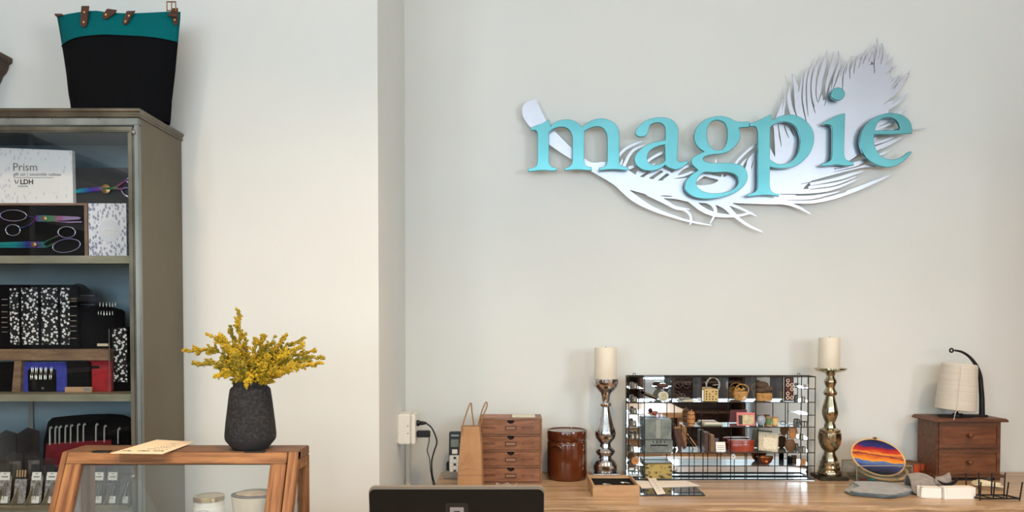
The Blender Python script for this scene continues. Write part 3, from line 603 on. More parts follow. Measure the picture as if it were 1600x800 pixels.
hpart('menu_button', 706.5, 715, 701.5, 708.5, -.0105, -.0078, plas_w, .002, h)
for r_ in range(5):
    for c_ in range(3): hpart('key', 704+c_*5, 708+c_*5, 713+r_*5, 716.4+r_*5, -.0122, -.0103, [paper_w, ink][(r_+c_) % 2 if c_ == 1 else 0], .0006, h)
# ================================================================== PAPER BAG
by0 = on(735, 767, ZT).y
t = thing('paper_bag', 'brown kraft paper gift bag with twine handles, beside the drawer box', 'paper bag', (xx(734, by0), by0, ZT))
X = lambda u: xx(u, by0)-xx(734, by0)
Z = lambda v: zz(v, by0)-ZT
b = B(); vs = []; rows = [(714, 753, 767, 0, .075), (715, 752.5, 748, .0, .078), (717, 752, 722, -.002, .07), (719, 751, 695, .004, .055), (721.5, 748, 667, .010, .042)]
for ul, ur, v, yf, yb in rows:
    xl, xr, z = X(ul), X(ur), Z(v)
    vs += [(xl, yf, z), ((xl+xr)/2, yf-.003, z), (xr, yf, z), (xr+.004, (yf+yb)/2+.008, z), (xr, yb, z), (xl, yb, z), (xl-.004, (yf+yb)/2+.008, z)]
fs = [(6, 5, 4, 3, 2, 1, 0)]
for j in range(len(rows)-1):
    for i in range(7): fs.append((j*7+i, j*7+(i+1) % 7, (j+1)*7+(i+1) % 7, (j+1)*7+i))
b.add(vs, fs); o = b.build('bag_body', kraft, t)
md = o.modifiers.new('thick', 'SOLIDIFY'); md.thickness = .0008
b = B(); pts = [(X(733), .001, Z(705)), (X(720.5), -.0015, Z(733)), (X(746), -.0015, Z(733))]
b.prism([(X(733), Z(706)), (X(719.5), Z(735)), (X(734), Z(730)), (X(747), Z(735))], -.0045, -.0025); b.build('fold_flap', kraft, t)
b = B(); b.box((X(715), -.004, Z(741.5)), (X(752.5), -.002, Z(740))); b.build('crease', kraft, t)
B().tube(crom([tuple(Vector((X(u), .008, Z(v)))) for u, v in [(724, 690), (722.5, 668), (728, 648), (734, 631.5)]]+[(X(736), .012, Z(631)), (X(737), .02, Z(645)), (X(740), .03, Z(668))], 5), .0022, 6).build('handle', twine, t, smooth=60)
B().tube(crom([(X(u), y, Z(v)) for u, v, y in [(744, 688, .05), (746, 668, .046), (752, 645, .045), (758, 631, .045), (760.5, 632, .046), (759, 641, .048), (754, 652, .05), (750, 668, .052)]], 5), .0022, 6).build('handle', twine, t, smooth=60)
# ================================================================== FOUR-DRAWER HABERDASHERY BOX
dy = on(800, 756, ZT).y
cxp = 798
t = thing('drawer_box', 'small brown four-drawer wooden box stamped mercerie and boutons', 'drawer box', (xx(cxp, dy), dy, ZT))
X = lambda u: xx(u, dy)-xx(cxp, dy)
Z = lambda v: zz(v, dy)-ZT
hw = (X(847)-X(749))/2; ht = Z(654); dep = .125
th = .006
b = B(); b.box((-hw, 0, 0), (hw, dep, th)); b.box((-hw, 0, ht-th), (hw, dep, ht)); b.box((-hw, 0, th), (-hw+th, dep, ht-th)); b.box((hw-th, 0, th), (hw, dep, ht-th)); b.box((-hw+th, dep-.005, th), (hw-th, dep, ht-th))
dh = (ht-th)/4
for i in range(1, 4): b.box((-hw+th, .001, i*dh+.001), (hw-th, dep-.005, i*dh+.001+th*.9))
b.build('carcass', walnut_d, t)
for i in range(4):
    z0 = i*dh+th+.002; z1 = (i+1)*dh-.0005; zc = (z0+z1)/2
    outl = [(-hw+th+.001, z0), (hw-th-.001, z0), (hw-th-.001, z1)]+[(.0125*math.cos(a), z1-.0125*.9*math.sin(a)) for a in [math.pi*k/10 for k in range(11)]]+[(-hw+th+.001, z1)]
    yo = [-.002, .0005, .0, -.001][i]
    d = B().prism(outl, yo, yo+.006).build('drawer', walnut, t)
    B().box((-hw+th+.004, yo+.012, z0), (hw-th-.004, .10, z1-.003)).build('drawer_tray', M('drawer_dark_%d' % i, (26, 18, 14), rough=.7), d)
    fr = B(); zc2 = z0+(z1-z0)*.45
    for a, c, e, g in ((-.019, .019, zc2+.0045, zc2+.0065), (-.019, .019, zc2-.0065, zc2-.0045), (-.019, -.0165, zc2-.0045, zc2+.0045), (.0165, .019, zc2-.0045, zc2+.0045)): fr.box((a, yo-.003, e), (c, yo, g))
    fr.build('label_holder', leather, d)
    B().box((-.0165, yo-.001, zc2-.0045), (.0165, yo, zc2+.0045)).build('label_card', M('label_card_%d' % i, (150, 112, 84), rough=.6), d)
    st = M('stamp_ink_%d' % i, (84, 40, 26), rough=.6)
    text('MERCERIE', .0105, st, d, (-hw+th+.006, yo-.0004, zc2-.003), sx=.86, space=1.05)
    text('BOUTONS', .0105, st, d, (.037, yo-.0004, zc2-.003), sx=.86, space=1.0)
tp = thing('paper_slip', 'pale paper slip lying on top of the drawer box', 'paper', (xx(cxp, dy), dy, ZT+ht))
B().box((.005, .03, .0003), (.085, .11, .0012)).build('sheet', M('pale_green_paper', (214, 214, 196), rough=.7), tp)
tp = thing('paper_leaflet', 'reddish printed leaflet on the left of the drawer box top', 'paper', (xx(cxp, dy), dy, ZT+ht))
B().box((-.095, .02, .0003), (-.005, .11, .001)).build('sheet', M('reddish_paper', (150, 104, 90), (176, 140, 120), rough=.7, scale=40), tp)
# crumpled plastic strip in front of the box
pz = on(790, 762, ZT)
b = B(); rr = random.Random(11); n = 16; pv = []; pf = []
for i in range(n+1):
    a = i/n; px_ = -.035+.075*a; pv += [(px_, -.012+rr.uniform(-.006, .006), .001+.010*abs(math.sin(a*9))+rr.uniform(0, .003)), (px_+rr.uniform(-.004, .004), .010+rr.uniform(-.006, .006), .003+.012*abs(math.sin(a*7+1)))]
for i in range(n): pf.append((2*i, 2*i+2, 2*i+3, 2*i+1))
b.add(pv, pf); o = b.build('plastic_strip', foil, None, loc=pz); md = o.modifiers.new('thick', 'SOLIDIFY'); md.thickness = .0006
tag(o, 'crumpled clear plastic strip lying before the drawer box', 'plastic strip')
# ================================================================== BROWN CROCK
cy = on(886, 753.5, ZT).y; r = (xx(917, cy+.07)-xx(855, cy+.07))/2; cy += r
t = thing('storage_crock', 'brown glazed stoneware crock with lid between box and candlestick', 'crock', (xx(886, cy), cy, ZT))
hc = zz(671, cy)-ZT; hl = zz(687, cy)-ZT
B().lathe([(r*.93, 0), (r*.97, .004), (r, .012), (r*1.005, hl*.5), (r*1.0, hl-.012), (r*.985, hl-.003), (r*.95, hl)], n=48).build('crock_body', crock_m, t, smooth=50)
B().lathe([(r*.97, hl+.001), (r*1.0, hl+.004), (r*1.005, hc-.006), (r*.99, hc-.001), (r*.95, hc), (r*.93, hc-.003), (r*.2, hc-.004)], n=48).build('lid', crock_m, t, smooth=50)
B().tube(crom([(-r*.80, -r*.62, hl-.016), (-r*.62, -r*.86, hl-.010), (-r*.42, -r*.98, hl-.014), (-r*.33, -r*.98, hl-.024)], 5), .005, 8).build('ear_handle', crock_m, t, smooth=60)
# ================================================================== CANDLESTICKS
def stick(name, label, u, Y, prof, mat, base, cand, clabel):
    t = thing(name, label, 'candlestick', (xx(u, Y), Y, ZT)); s = Y/F
    Zs = lambda v: zz(v, Y)-ZT
    pr = [(r_*s, Zs(v)) for r_, v in prof]
    z0 = pr[0][1]
    bw, bt = base
    B().box((-bw*s, -bw*s, 0), (bw*s, bw*s, z0+.0005)).build('foot', bt, t, bevel=.003)
    B().lathe(pr, n=40).build('stem', mat, t, smooth=32)
    ru, vt, vb, du = cand
    c = B(); zt_, zb = Zs(vt), Zs(vb); R_ = ru*s
    c.lathe([(R_*.97, 0), (R_, .004), (R_*1.0, (zt_-zb)*.5), (R_*.99, zt_-zb-.005), (R_*.93, zt_-zb), (R_*.86, zt_-zb-.001), (R_*.80, zt_-zb-.006), (R_*.05, zt_-zb-.008)], n=36)
    co = thing('pillar_candle', clabel, 'candle', (xx(u, Y)+du*s, Y, ZT+zb+.0005))
    c.build('wax_body', wax, co, smooth=50)
    B().tube([(0, 0, zt_-zb-.009), (.001, 0, zt_-zb-.001), (.002, 0, zt_-zb+.004)], .0009, 6).build('wick', ink, co)
stick('candlestick', 'silver mercury glass candlestick beside the brown crock', 946, 2.625,
      [(17, 736), (18.2, 734), (18.2, 726), (16.5, 724), (15.5, 721), (12.5, 718), (10, 716), (9.5, 713), (13, 710), (15.5, 705), (13, 701), (9, 698), (8, 693), (10, 690), (15, 684), (16.5, 678), (15.5, 672), (12, 662), (8.5, 648), (6.5, 638), (6.5, 635), (9, 634), (9.5, 631), (8, 628), (6.5, 627), (6.8, 620), (8.5, 614), (14, 609), (18.5, 604), (20.5, 598), (20.5, 592), (19, 591.5), (17, 595), (3, 597)], silver_m, (22, silver_m), (17.5, 543, 594, 0), 'ivory pillar candle on the silver candlestick')
stick('candlestick', 'gold mercury glass candlestick right of the wire rack', 1297.5, 2.63,
      [(17, 742), (18, 739), (17.5, 736), (15.5, 733), (16, 729), (14, 726), (14.5, 722), (12, 719), (11.5, 715), (9, 710), (8, 706), (9, 704), (13, 700), (16, 693), (17.5, 684), (17, 676), (15.5, 674), (16, 671), (9, 668), (8.5, 664), (7, 660), (9.5, 655), (12, 647), (12, 641), (10, 632), (7.5, 622), (7, 619), (10, 616), (10.5, 613), (8, 609), (6.5, 605), (8, 601), (9.5, 597), (9, 594), (6.5, 590), (6, 587), (8, 583), (20, 580), (24, 577), (24, 575), (22, 575.5), (3, 577)], gold_m, (22, M('dark_foot', (48, 42, 32), (70, 60, 44), rough=.35, metal=.5, scale=20)), (16, 527.5, 576, -2.5), 'ivory pillar candle on the gold candlestick')
# ================================================================== TRAY BOX
ty = on(963, 777, ZT).y
p0 = on(927, 777, ZT)
t = thing('wooden_tray', 'shallow pale wooden tray with black lining before the silver candlestick', 'tray', (xx(963, ty), ty, ZT))
X = lambda u: xx(u, ty)-xx(963, ty)
w0, w1, hgt, dep = X(926.5), X(1000), zz(758.5, ty)-ZT, .165
b = B(); k = .007; Yr = Matrix.Rotation(math.radians(0), 4, 'Z')
tp = []
B().box((w0, 0, 0), (w1, k, hgt)).build('front_board', bare, t, bevel=.001)
B().box((w0, dep-k, 0), (w1, dep, hgt)).build('back_board', bare, t, bevel=.001)
B().box((w0, k, 0), (w0+k, dep-k, hgt)).build('side_board', bare, t, bevel=.001)
B().box((w1-k, k, 0), (w1, dep-k, hgt)).build('side_board', bare, t, bevel=.001)
B().box((w0+k, k, .002), (w1-k, dep-k, hgt-.010)).build('lining', black_v, t)
for i, (u, yy, ln) in enumerate(((.30, .055, 'left'), (.72, .08, 'right'))):
    xq = w0+(w1-w0)*u
    s_ = thing('silver_charm', 'small silver charm lying in the %s of the lined tray' % ln, 'charm', (xx(963, ty)+xq, ty+yy, ZT+hgt-.010), group='charms in the tray')
    B().ring((0, 0, .002), .007, .0016, 'z', 18, 6).build('ring_loop', chrome, s_, smooth=60)
    B().tube([(.006, .002, .002), (.016, -.006, .002), (.022, -.016, .002)], [.002, .0026, .0014], 6).build('charm_bar', chrome, s_, smooth=60)
o = B().box((w1-.045, .012, hgt-.0098), (w1-.010, .030, hgt-.006)).build('eraser', M('red_rubber', (188, 76, 60), rough=.7), None, loc=(xx(963, ty), ty, ZT), bevel=.001); tag(o, 'small red block in the corner of the lined tray', 'block')
# ================================================================== FRAME GLASS, PAPERS, RULER in front of the rack
def flat(name, pix, z0, th_, mat, par=None):
    ps = [on(u, v, z0) for u, v in pix]; c = sum(ps, Vector())/len(ps)
    b = B(); b.prism([(p.x-c.x, p.y-c.y) for p in ps], 0, th_, plane='xy'); return b.build(name, mat, par, loc=Vector((c.x, c.y, z0)) if par is None else None), c
o, c = flat('glass_tile', [(1001, 775), (1102, 775), (1086, 761), (1001, 758)], ZT+.0003, .004, tile_m); tag(o, 'glossy black glass tile on the table before the rack', 'tile')
o, c = flat('paper_sheet', [(1003, 763), (1094, 759.5), (1072, 751), (993, 752)], ZT+.0048, .0008, paper_w); tag(o, 'white paper sheet lying over the black glass tile', 'paper')
o, c = flat('metal_ruler', [(1001, 748.5), (1060, 749.5), (1060, 746.5), (1005, 746)], ZT+.0058, .0015, M('grey_blade', (120, 118, 112), rough=.35, metal=.5)); tag(o, 'flat grey metal ruler lying at the back of the paper', 'ruler')
t = thing('paper_ruler', 'white paper ruler strip lying aslant across the paper sheet', 'ruler', on(1025, 757, ZT+.0078))
z0 = ZT+.0078; c = on(1025, 757, z0)
ps = [on(u, v, z0)-c for u, v in [(1009, 743), (1021, 742), (1040, 771.5), (1027, 773)]]
B().prism([(p.x, p.y) for p in ps], 0, .001, plane='xy').build('strip', paper_w, t)
for i in range(7):
    a = (i+.7)/8; q = ps[0].lerp(ps[3], a).lerp(ps[1].lerp(ps[2], a), .5)
    B().cbox((q.x, q.y, .0013), (.008, .003, .0006)).build('tick_mark', ink_g, t)
# ================================================================== SUNSET HOOP in a glass box
gy = on(1370, 753.5, ZT).y
t = thing('glass_box', 'low clear glass box with metal edges holding the embroidery hoops', 'glass box', (xx(1384, gy), gy, ZT))
X = lambda u: xx(u, gy)-xx(1384, gy)
gx0, gx1, gz, gd = X(1340), X(1427), zz(728, gy)-ZT, .115
b = B()
E_ = .0018
for nm, a, c in (('glass_front', (gx0, 0, E_), (gx1, .0018, gz)), ('glass_back', (gx0, gd-.0018, E_), (gx1, gd, gz)), ('glass_side', (gx0, .0018, E_), (gx0+.0018, gd-.0018, gz)), ('glass_side', (gx1-.0018, .0018, E_), (gx1, gd-.0018, gz)), ('glass_base', (gx0, 0, 0), (gx1, gd, E_))): B().box(a, c).build(nm, glass_case, t)
cs = [(gx0, 0), (gx1, 0), (gx1, gd), (gx0, gd)]
em = M('pewter_came', (176, 172, 160), rough=.35, metal=.8)
for i in range(4):
    a, c = cs[i], cs[(i+1) % 4]
    B().tube([(a[0], a[1], gz), (c[0], c[1], gz)], .0016, 6).build('edge_strip', em, t); B().tube([(a[0], a[1], 0.001), (a[0], a[1], gz)], .0016, 6).build('edge_strip', em, t)
hy = gy+.055
sunset = ramp('sunset_wool', 2, -.052, .082, [(0, (28, 26, 34)), (.12, (44, 44, 72)), (.24, (54, 72, 132)), (.34, (86, 110, 160)), (.385, (96, 120, 170)), (.40, (232, 158, 44)), (.50, (226, 118, 40)), (.56, (120, 26, 48)), (.62, (238, 150, 60)), (.68, (196, 56, 34)), (.78, (150, 28, 42)), (.84, (40, 40, 104)), (.92, (34, 36, 90)), (1, (26, 26, 60))], rough=.9, wob=.035, wscale=16)
def hoop(name, label, u, v, ru, rv, tilt, Y, mats, dz=0, roll=0):
    c = at(u, v, Y); s = Y/F
    t = thing(name, label, 'embroidery hoop', c); t.rotation_euler = (math.radians(tilt), math.radians(roll), 0)
    R = ru*s; ez = rv*s/R/math.cos(math.radians(tilt))
    if mats: B().lathe([(R*.02, -.001), (R*.96, -.001), (R*.97, 0), (R*.96, .002), (R*.02, .002)], mat=Matrix.Diagonal((1, 1, ez, 1)) @ Matrix.Rotation(math.pi/2, 4, 'X'), n=48).build('felted_picture', mats, t, smooth=50)
    for k_, rr_ in (('outer_ring', 1.0), ('inner_ring', .93)):
        if k_ == 'inner_ring' and mats: continue
        pts = [(R*rr_*math.cos(2*math.pi*i/48), 0, R*rr_*ez*math.sin(2*math.pi*i/48)) for i in range(48)]
        B().tube(pts, .0035, 8, closed=True).build(k_, hoop_m, t, smooth=60)
    B().box((-.006, -.008, R*ez-.001), (.006, .006, R*ez+.006)).build('screw_clasp', brass, t, bevel=.001)
    return t
hoop('embroidery_hoop', 'embroidery hoop with a felted sunset over blue hills', 1372, 714.5, 42, 25.5, -36, hy, sunset, roll=7)
hoop('embroidery_hoop', 'empty bamboo hoop lying beneath the sunset hoop', 1379, 734, 39, 12, -62, hy+.004, None, roll=3)
for i, (u, cn) in enumerate(((1349, 'red'), (1362, 'teal'), (1402, 'teal'))):
    q = at(u, 748, gy+.02)
    o = B().cbox((0, 0, .004), (.022, .016, .007), (0, 0, 15*i)).build('thread_card', M('thread_card_%d' % i, (128, 40, 36) if cn == 'red' else (60, 140, 140), rough=.7), None, loc=(q.x, gy+.02, ZT+.002), bevel=.001)
    tag(o, ['dark red thread card in the left of the glass box', 'teal thread card in the middle of the glass box', 'teal thread card in the right of the glass box'][i], 'thread card')
# orange-ended boxes
ob = on(1440, 744, ZT).y
for i, (u0, u1) in enumerate(((1429, 1440.5), (1441, 1454))):
    xa, xb = xx(u0, ob), xx(u1, ob); hb = zz(726-1*i, ob)-ZT
    t = thing('card_box', ['narrow box with an orange end, left of the pair by the chest', 'narrow box with an orange end, right of the pair touching the chest'][i], 'box', ((xa+xb)/2, ob, ZT), group='orange-ended boxes')
    hw_ = (xb-xa)/2-.0008
    m_ = Matrix.Rotation(math.radians(18), 4, 'Z')
    B().box((-hw_, 0, 0), (hw_, .004, hb), m_).build('end_panel', orange_b, t); B().box((-hw_, .004, 0), (hw_, .10, hb), m_).build('box_body', book_c, t)
# grey felt stack
fz = ZT+.0004; rr = random.Random(5)
sp = [(1318, 769), (1334, 773.5), (1362, 776), (1386, 778.5), (1408, 775.5), (1428, 771), (1431, 764), (1418, 759), (1398, 756.5), (1366, 754), (1336, 754.5), (1326, 760)]
for i in range(6):
    m_ = [grey_felt, teal_felt, grey_felt, grey_felt, teal_felt, grey_felt][i]
    pix = [(u+rr.uniform(-4, 4)+(3.0*i if u < 1330 else 0), v+rr.uniform(-1.2, .4)-(.9*i if v > 768 else 0)) for u, v in sp]
    ps = [on(u, v, fz) for u, v in pix]; c = sum(ps, Vector())/len(ps); lp = crom([(p.x-c.x, p.y-c.y) for p in ps], 2, True)
    b = B(); b.prism(lp, 0, .0027, plane='xy'); o = b.build('felt_sheet', m_, None, loc=c, bevel=.0006)
    tag(o, ['grey felt sheet at the bottom of the felt stack', 'blue-grey felt sheet second from the bottom of the stack', 'grey felt sheet third from the bottom of the stack', 'grey felt sheet third from the top of the stack', 'blue-grey felt sheet second from the top of the stack', 'grey felt sheet on top of the felt stack'][i], 'felt sheet', 'stacked felt sheets'); fz += .0029
# grey cloth with black fold
c = on(1455, 772, ZT); cy_ = c.y
t = thing('wool_cloth', 'crumpled grey wool cloth with black lining before the chest', 'cloth', (c.x, cy_+.03, ZT))
s = cy_/F
def cloth(rows, mat, name):
    b = B(); vs, fs = [], []; m = len(rows[0])
    for r_ in rows: vs += r_
    for j in range(len(rows)-1):
        for i in range(m-1): fs.append((j*m+i, j*m+i+1, (j+1)*m+i+1, (j+1)*m+i))
    b.add(vs, fs); o = b.build(name, mat, t, smooth=80); md = o.modifiers.new('sub', 'SUBSURF'); md.levels = md.render_levels = 2
    m2 = o.modifiers.new('thick', 'SOLIDIFY'); m2.thickness = .003; return o
g = lambda u, v, y: ((u-1455)*s, y, (774-v)*s)
cloth([[g(1420, 772, -.05), g(1436, 774, -.055), g(1448, 773, -.05), g(1462, 773, -.045)],
       [g(1421, 757, -.04), g(1434, 752, -.045), g(1450, 757, -.04), g(1470, 766, -.03)],
       [g(1424, 746, -.01), g(1438, 741.5, -.012), g(1455, 745, -.012), g(1468, 756, -.01)],
       [g(1428, 745, .02), g(1442, 742, .02), g(1458, 743, .02), g(1480, 755, .02)],
       [g(1430, 770, .05), g(1445, 770, .05), g(1460, 765, .05), g(1484, 768, .04)]], grey_cloth, 'cloth_fold')
cloth([[g(1460, 758, -.028), g(1474, 762, -.03), g(1488, 760, -.026)], [g(1463, 752, -.022), g(1476, 753, -.026), g(1489, 747, -.022)], [g(1468, 748, -.006), g(1480, 746, -.008), g(1488, 739, -.008)], [g(1472, 752, .012), g(1484, 752, .012), g(1493, 748, .012)]], grey_cloth, 'cloth_corner')
B().prism([(p[0], p[2]) for p in [g(u, v, 0) for u, v in crom([(1463, 751), (1470, 754.5), (1478, 756), (1486, 754), (1493.5, 748), (1492.5, 754), (1487, 758.5), (1478, 760), (1469, 757.5)], 3, True)]], -.040, -.034).build('black_lining', black_cl, t)
# white card boxes
wy = on(1490, 780, ZT).y
t = thing('white_carton', 'long white card carton lying on the table before the grey cloth', 'carton', (xx(1505, wy), wy, ZT), rotz=3)
X = lambda u: xx(u, wy)-xx(1505, wy)
hh = zz(762, wy)-ZT
B().box((X(1481), 0, 0), (X(1528), .032, hh)).build('carton_body', paper_w, t, bevel=.0008)
B().prism([(0, 0), (.03, .0), (.032, hh*.9), (.004, hh)], X(1478), X(1481), plane='yz').build('end_flap', paper_w, t)
t = thing('white_carton', 'open white card carton with folded flaps, left of the long one', 'carton', (xx(1462, wy), wy+.012, ZT), rotz=-6)
X = lambda u: xx(u, wy)-xx(1462, wy)
b = B(); q0, q1 = X(1446), X(1476)
for a, c in (((q0, 0, 0), (q1, .0012, hh*.92)), ((q0, .03, 0), (q1, .0312, hh*.92)), ((q0, 0, 0), (q1, .0312, .0012)), ((q0+.008, 0, hh*.92-.0012), (q1, .0312, hh*.92))): b.box(a, c)
b.build('carton_body', paper_w, t)
B().prism([(q0-.002, .004), (q0+.010, .001), (q0+.006, hh*.8), (q0, hh*.95)], -.003, -.001).build('side_flap', paper_w, t)
B().cbox((q1+.004, .015, hh*.5), (.001, .03, hh*.95), (0, 14, 0)).build('end_flap', paper_w, t)
# black wire rack
ry = on(1560, 782, ZT).y
t = thing('wire_holder', 'small black wire letter holder at the right end of the table', 'wire holder', (xx(1563, ry), ry, ZT))
X = lambda u: xx(u, ry)-xx(1563, ry)
Zf = lambda v: zz(v, ry)-ZT
ws = .0027; fz_ = Zf(779); dp = .05
fr = [(X(1534), 0, fz_), (X(1596), 0, fz_), (X(1588), dp, fz_), (X(1528), dp, fz_)]
for i in range(4): B().tube([fr[i], fr[(i+1) % 4]], ws, 8).build('rail', iron_m, t)
for i in range(4):
    u = 1534+62*i/3; B().tube([(X(u), 0, 0 if i in (0, 3) else fz_), (X(u)+.002*i, -.003, Zf(753))], ws*.8, 8).build('wire_prong', iron_m, t)
for i in range(4):
    u = 1528+60*i/3; B().tube([(X(u), dp, 0 if i in (0, 3) else fz_), (X(u)+.002*i, dp+.004, Zf(744))], ws*.8, 8).build('wire_prong', iron_m, t)
for i in range(4):
    a, c = 1534+62*i/3, 1528+60*i/3; B().tube([(X(a), 0, fz_), (X(c), dp, fz_)], ws*.7, 6).build('cross_wire', iron_m, t)
# pale cord bundle behind it
c = on(1550, 766, ZT)
b = B(); rr = random.Random(9)
pts = []
for i in range(34):
    a = i*.75; pts.append((.055*math.cos(a)*(1-.012*i)+rr.uniform(-.006, .006), .028*math.sin(a)+rr.uniform(-.004, .004), .004+.012*abs(math.sin(i*.37))+.0004*i))
b.tube(crom(pts, 4), .0026, 6); o = b.build('cord_coil', M('pale_cord', (222, 208, 178), rough=.8), None, loc=(c.x, c.y+.02, ZT), smooth=60); tag(o, 'loose coil of pale cord behind the wire letter holder', 'cord')
# ================================================================== SMALL TWO-DRAWER CHEST
cyf = on(1515, 751, ZT).y
CU = 1516; t = thing('small_chest', 'small dark wooden chest of two drawers at the right end', 'chest', (xx(CU, cyf), cyf, ZT))
X = lambda u: xx(u, cyf)-xx(CU, cyf)
Z = lambda v: zz(v, cyf)-ZT
a0, a1 = X(1465), X(1565); cd_ = .125; zb, ztp = Z(746), Z(659)
B().box((a0, 0, Z(742)), (a1, cd_, ztp)).build('carcass', chest_m, t, bevel=.001)
B().box((a0-.012, -.010, zb), (a1+.012, cd_+.004, Z(741.5))).build('plinth', chest_m, t, bevel=.003)
b = B(); b.prism([(-.020+a0, ztp), (a1+.020, ztp), (a1+.012, ztp+.012), (a0-.012, ztp+.012)], -.018, cd_+.01); b.build('top', chest_m, t, bevel=.003)
for sx in (a0, a1-.02):
    for sy in (0, cd_-.02): B().box((sx, sy, 0), (sx+.02, sy+.02, zb)).build('foot', chest_m, t)
zm = (Z(742)+ztp)/2
for z0, z1 in ((Z(741), zm-.003), (zm+.003, ztp-.002)):
    d = B(); xa, xb = a0+.005, a1-.006; k = .011
    for q in (((xa, -.006, z0), (xb, 0, z0+k)), ((xa, -.006, z1-k), (xb, 0, z1)), ((xa, -.006, z0+k), (xa+k, 0, z1-k)), ((xb-k, -.006, z0+k), (xb, 0, z1-k))): d.box(*q)
    d = d.build('drawer', chest_m, t)
    B().box((xa+k, -.002, z0+k), (xb-k, .001, z1-k)).build('drawer_panel', chest_p, d)
    B().lathe([(.0035, 0), (.0035, .006), (.008, .010), (.009, .015), (.006, .019), (.001, .020)], mat=Matrix.Translation(((xa+xb)/2-.002, -.002, (z0+z1)/2)) @ Matrix.Rotation(math.pi/2, 4, 'X'), n=20).build('knob', chest_m, d, smooth=50)
# iron thread stand
zc = ZT+ztp+.012; iy = cyf+.045
t = thing('thread_stand', 'black iron thread stand with curved arm on the small chest', 'thread stand', (xx(1505, iy), iy, zc))
X = lambda u: xx(u, iy)-xx(1505, iy)
Z = lambda v: zz(v, iy)-zc
B().box((X(1467), -.010, 0), (X(1543), .010, .007)).build('foot_bar', iron_m, t, bevel=.002)
b = B(); b.lathe([(.020, 0), (.020, .009), (.016, .012)], c=(X(1497), 0, .0), n=24, sq=.55); b.build('spindle_disc', iron_m, t, smooth=50)
pts = crom([(X(u), 0, Z(v)) for u, v in [(1535, 651), (1534.5, 625), (1533, 605), (1531.5, 589), (1527, 575), (1520, 564), (1511, 555), (1501, 549.5), (1491, 547.5)]], 5)
rs = [(.0095-.0062*i/(len(pts)-1)) for i in range(len(pts))]
B().tube(pts, rs, 10).build('arm', iron_m, t, smooth=60)
B().ring((X(1486), 0, Z(547.5)), .0062, .0030, 'y', 20, 8).build('ring_eye', iron_m, t, smooth=60)
B().tube(crom([(X(u), 0, Z(v)) for u, v in [(1529, 586), (1526, 588), (1522.5, 588), (1520, 584)]], 4), .0020, 6).build('hook', iron_m, t, smooth=60)
B().tube([(X(1497), 0, .005), (X(1493.5), 0, Z(630))], .004, 8).build('spindle', iron_m, t)
# cone of linen thread, leaning
s = iy/F
pc = at(1492.5, 637.5, iy)
t = thing('thread_cone', 'leaning cone of cream linen thread on the iron stand', 'thread cone', (pc.x, iy, at(1492, 641, iy).z+.002)); t.rotation_euler = (0, math.radians(4.5), 0)
B().lathe([(27*s, 0), (29*s, .002), (29*s, .004), (25.5*s, (640-570)*s), (23*s, (640-567.5)*s), (5*s, (640-568)*s)], n=40).build('thread_winding', linen, t, smooth=40)
B().tube(crom([(-11*s, -26*s, 71*s), (-12*s, -27.5*s, 40*s), (-13*s, -28.5*s, 4*s), (-16*s, -28*s, -3*s), (-17*s, -27*s, -14*s)], 4), .0009, 6).build('loose_thread', paper_w, t)
# ================================================================== WIRE DISPLAY RACK WITH MIRROR BACK
RY = on(1130, 751, ZT).y; RD = .062
RU = 1130
rack = thing('wire_rack', 'black wire pigeonhole rack with mirrored back full of sewing trinkets', 'display rack', (xx(RU, RY), RY, ZT))
q4 = lambda x, y: (970+x/4, 570+y/4)
def RX_(x): return xx(970+x/4, RY)-xx(RU, RY)
def RZ_(y): return max(.002, zz(570+y/4, RY)-ZT)
wr = .0016
B().box((RX_(54), RD, 0), (RX_(1220), RD+.004, RZ_(72))).build('mirror_panel', mirror_m, rack)
RV = [(50, 75, 718), (148, 75, 715), (320, 75, 235), (335, 235, 715), (505, 75, 550), (430, 390, 715), (517, 550, 715), (605, 550, 715), (672, 75, 390), (690, 390, 715), (780, 550, 715), (845, 75, 390), (860, 390, 715), (1012, 75, 235), (1030, 235, 390), (1045, 550, 715), (1105, 75, 235), (1128, 235, 715), (1216, 75, 718)]
for x, a, c in RV: B().tube([(RX_(x), 0, RZ_(c)), (RX_(x), 0, RZ_(a))], wr, 6).build('wire', wire_m, rack)
for x, a, c in ((50, 75, 718), (1216, 75, 718)): B().tube([(RX_(x), RD-.002, RZ_(c)), (RX_(x), RD-.002, RZ_(a))], wr, 6).build('wire', wire_m, rack)
LS = [152, 235, 308, 387, 468, 550, 632, 700]; RS = [150, 315, 470]
RHs = [(50, 148, y) for y in LS]+[(1128, 1216, y) for y in RS]+[(225, 318, 150), (148, 1216, 235), (410, 1216, 390), (335, 1216, 550), (335, 1216, 632)]
gsh = M('mirror_shelf', (214, 220, 226), rough=.08, metal=.8)
for a, c, y in RHs:
    B().tube([(RX_(a), 0, RZ_(y)), (RX_(c), 0, RZ_(y))], wr, 6).build('wire', wire_m, rack)
    B().box((RX_(a)+.002, .001, RZ_(y)-.0008), (RX_(c)-.002, RD-.001, RZ_(y)+.0012)).build('shelf', gsh, rack)
for y in (75, 717):
    for yy in (0, RD-.002): B().tube([(RX_(50), yy, RZ_(y)), (RX_(1216), yy, RZ_(y))], wr*1.3, 6).build('wire', wire_m, rack)
    for x in (50, 1216): B().tube([(RX_(x), 0, RZ_(y)), (RX_(x), RD-.002, RZ_(y))], wr*1.3, 6).build('wire', wire_m, rack)
B().box((RX_(50), .001, .0005), (RX_(1216), RD-.001, .002)).build('shelf', gsh, rack)
for x in (93, 1133): B().ring((RX_(x), RD*.5, RZ_(75)+.006), .0045, .0012, 'y', 16, 6).build('hanging_loop', wire_m, rack, smooth=60)
